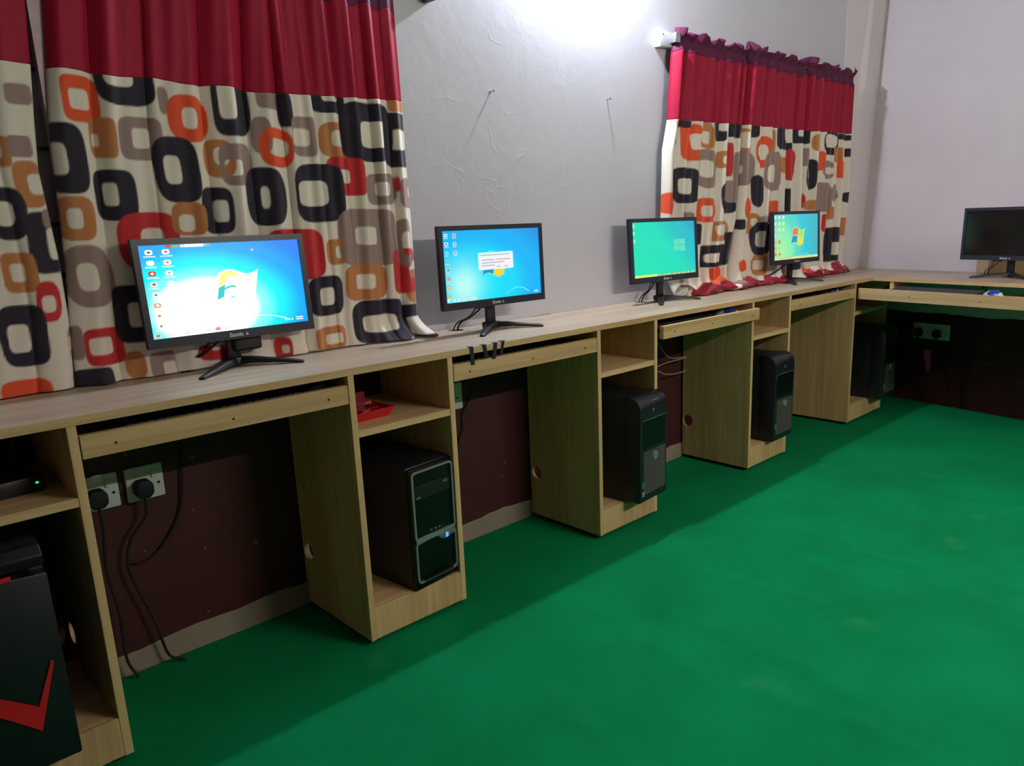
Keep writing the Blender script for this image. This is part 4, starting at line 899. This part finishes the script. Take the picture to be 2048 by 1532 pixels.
AR=[(2.664,1.81),(2.626,1.48),(2.618,1.307),(2.596,1.063),(2.528,.90),(2.515,.80)]
BL=[(2.672,1.805),(2.634,1.481),(2.629,1.263),(2.606,1.04),(2.572,.90),(2.545,.80)]
BR=[(3.224,1.834),(3.205,1.487),(3.212,1.249),(3.233,.80)]
CLx=[(3.236,1.813),(3.202,1.487),(3.208,1.249),(3.230,.80)]
CR=[(3.764,1.82),(3.758,1.502),(3.773,1.203),(3.741,1.011),(3.712,.80)]
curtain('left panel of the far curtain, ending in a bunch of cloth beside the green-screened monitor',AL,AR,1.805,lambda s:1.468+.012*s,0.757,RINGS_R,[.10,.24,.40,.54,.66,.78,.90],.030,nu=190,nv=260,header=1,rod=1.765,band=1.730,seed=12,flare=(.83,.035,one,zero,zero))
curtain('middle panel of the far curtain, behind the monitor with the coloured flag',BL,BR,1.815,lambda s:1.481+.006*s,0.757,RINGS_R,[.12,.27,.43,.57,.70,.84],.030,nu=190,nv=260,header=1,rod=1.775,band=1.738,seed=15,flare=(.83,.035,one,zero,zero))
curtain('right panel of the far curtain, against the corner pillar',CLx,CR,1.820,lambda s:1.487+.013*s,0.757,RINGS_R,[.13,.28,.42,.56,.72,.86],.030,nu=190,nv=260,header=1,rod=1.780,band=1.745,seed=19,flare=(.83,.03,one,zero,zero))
# cloth that has slid off and lies bunched along the worktop below the far curtain
def bunch(label, x0, x1, yc, h0, w0, seed, patch):
    rn=random.Random(seed); n=110; k=26; vs=[];cs=[];fs=[]
    ph=[rn.uniform(0,6.28) for _ in range(8)]
    for i in range(n+1):
        s=i/n; x=x0+(x1-x0)*s; env=min(1,min(s,1-s)*9)**0.6
        hh=h0*env*(0.62+0.22*math.sin(s*13+ph[0])+0.16*math.sin(s*31+ph[1])); ww=w0*env*(0.75+0.2*math.sin(s*17+ph[2])+0.12*math.sin(s*39+ph[3]))
        for j in range(k):
            a=2*PI*j/k; rr=1+0.13*math.sin(3*a+s*22+ph[4])+0.10*math.sin(5*a-s*41+ph[5])+0.05*math.sin(9*a+s*60)
            y=yc+ww*math.cos(a)*rr+0.006*math.sin(s*15); z=max(0.0012,hh*0.5+hh*0.5*math.sin(a)*rr)
            vs.append((x-x0+0.006*math.sin(3*a+ph[6]),y-yc,z)); cs.append(patch(s,a))
    for i in range(n):
        for j in range(k): a=i*k+j; b=i*k+(j+1)%k; fs.append((a,a+k,b+k,b))
    fs.append(tuple(range(k-1,-1,-1))); fs.append(tuple(range(n*k,n*k+k)))
    me=bpy.data.meshes.new('bunched_cloth'); me.from_pydata(vs,[],fs); me.update(); me.polygons.foreach_set('use_smooth',[True]*len(me.polygons))
    ca=me.color_attributes.new('Col','FLOAT_COLOR','POINT'); ca.data.foreach_set('color',[q for c in cs for q in (*c,1.0)])
    me.materials.append(hem_m); o=bpy.data.objects.new('bunched_cloth',me); COL.objects.link(o); o.location=(x0,yc,H+0.0005)
    return tag(o,label,'cloth','bunches of fallen curtain cloth')
def pA(s,a):
    q=math.sin(a)
    if s<.10: return CC['C']
    if .10<s<.16: return CC['M'] if q>.2 else CC['C']
    if q>.55 and .36<s<.62: return CC['O']
    if .64<s<.70: return CC['C']
    if .70<s<.78 and q>-.2: return CC['M']
    if .45<s<.55 and q>.0 : return CC['N']
    return CC['S']
def pB(s,a):
    q=math.sin(a)
    if q>.75 and s<.25: return CC['N']
    return CC['S']
def pC(s,a):
    q=math.sin(a)
    if q>.3 and s<.45: return [CC['C'],CC['O'],CC['R'],CC['C'],CC['T']][int(s*14)%5]
    if q>.6 and .5<s<.6: return CC['C']
    return CC['S']
bunch('maroon, orange and cream cloth bunched on the worktop between the green and flag monitors',2.06,2.72,0.262,0.072,0.040,3,pA)
bunch('flat maroon cloth bunch just left of the flag monitor stand',2.68,3.02,0.268,0.045,0.034,8,pB)
bunch('maroon and patterned cloth bunch right of the flag monitor, ending at the pillar',3.14,3.76,0.275,0.065,0.036,6,pC)

# ------------------------------------------------------------------ lamps
bulb_m = mat('bulb_glow', rgb(240,240,250), 0.4, emit=(0.81,0.87,1.0,1), estr=LAMP_WALL)
r = thing('wall_lamp','white bulb lamp on the grey wall just above the photo','lamp',(1.60,D,2.16),0)
MB().cyl((0,0,0.03),(0,-0.02,0.03),0.035,n=24).build('base_plate', white_pl, r)
MB().cyl((0,-0.018,0.03),(0,-0.045,0.012),0.018,n=20).build('holder', white_pl, r)
MB().sph((0,-0.072,0.0),0.030,0.030,0.034).build('bulb', bulb_m, r)
tube_m = mat('tube_glow', rgb(240,236,230), 0.4, emit=(1.0,0.93,0.82,1), estr=LAMP_TUBE)
r = thing('tube_light','white tube light on the wall behind the camera','lamp',(1.85,YF,2.05),0)
MB().box(-0.62,0.62,0.0,0.03,-0.03,0.03,0.004,2).build('batten', white_pl, r)
MB().cyl((-0.58,0.055,0),(0.58,0.055,0),0.014,n=18).build('tube', tube_m, r)
for x in (-0.60,0.58): MB().box(x,x+0.02,0.03,0.07,-0.018,0.018,0.003,1).build('end_cap', white_pl, r)
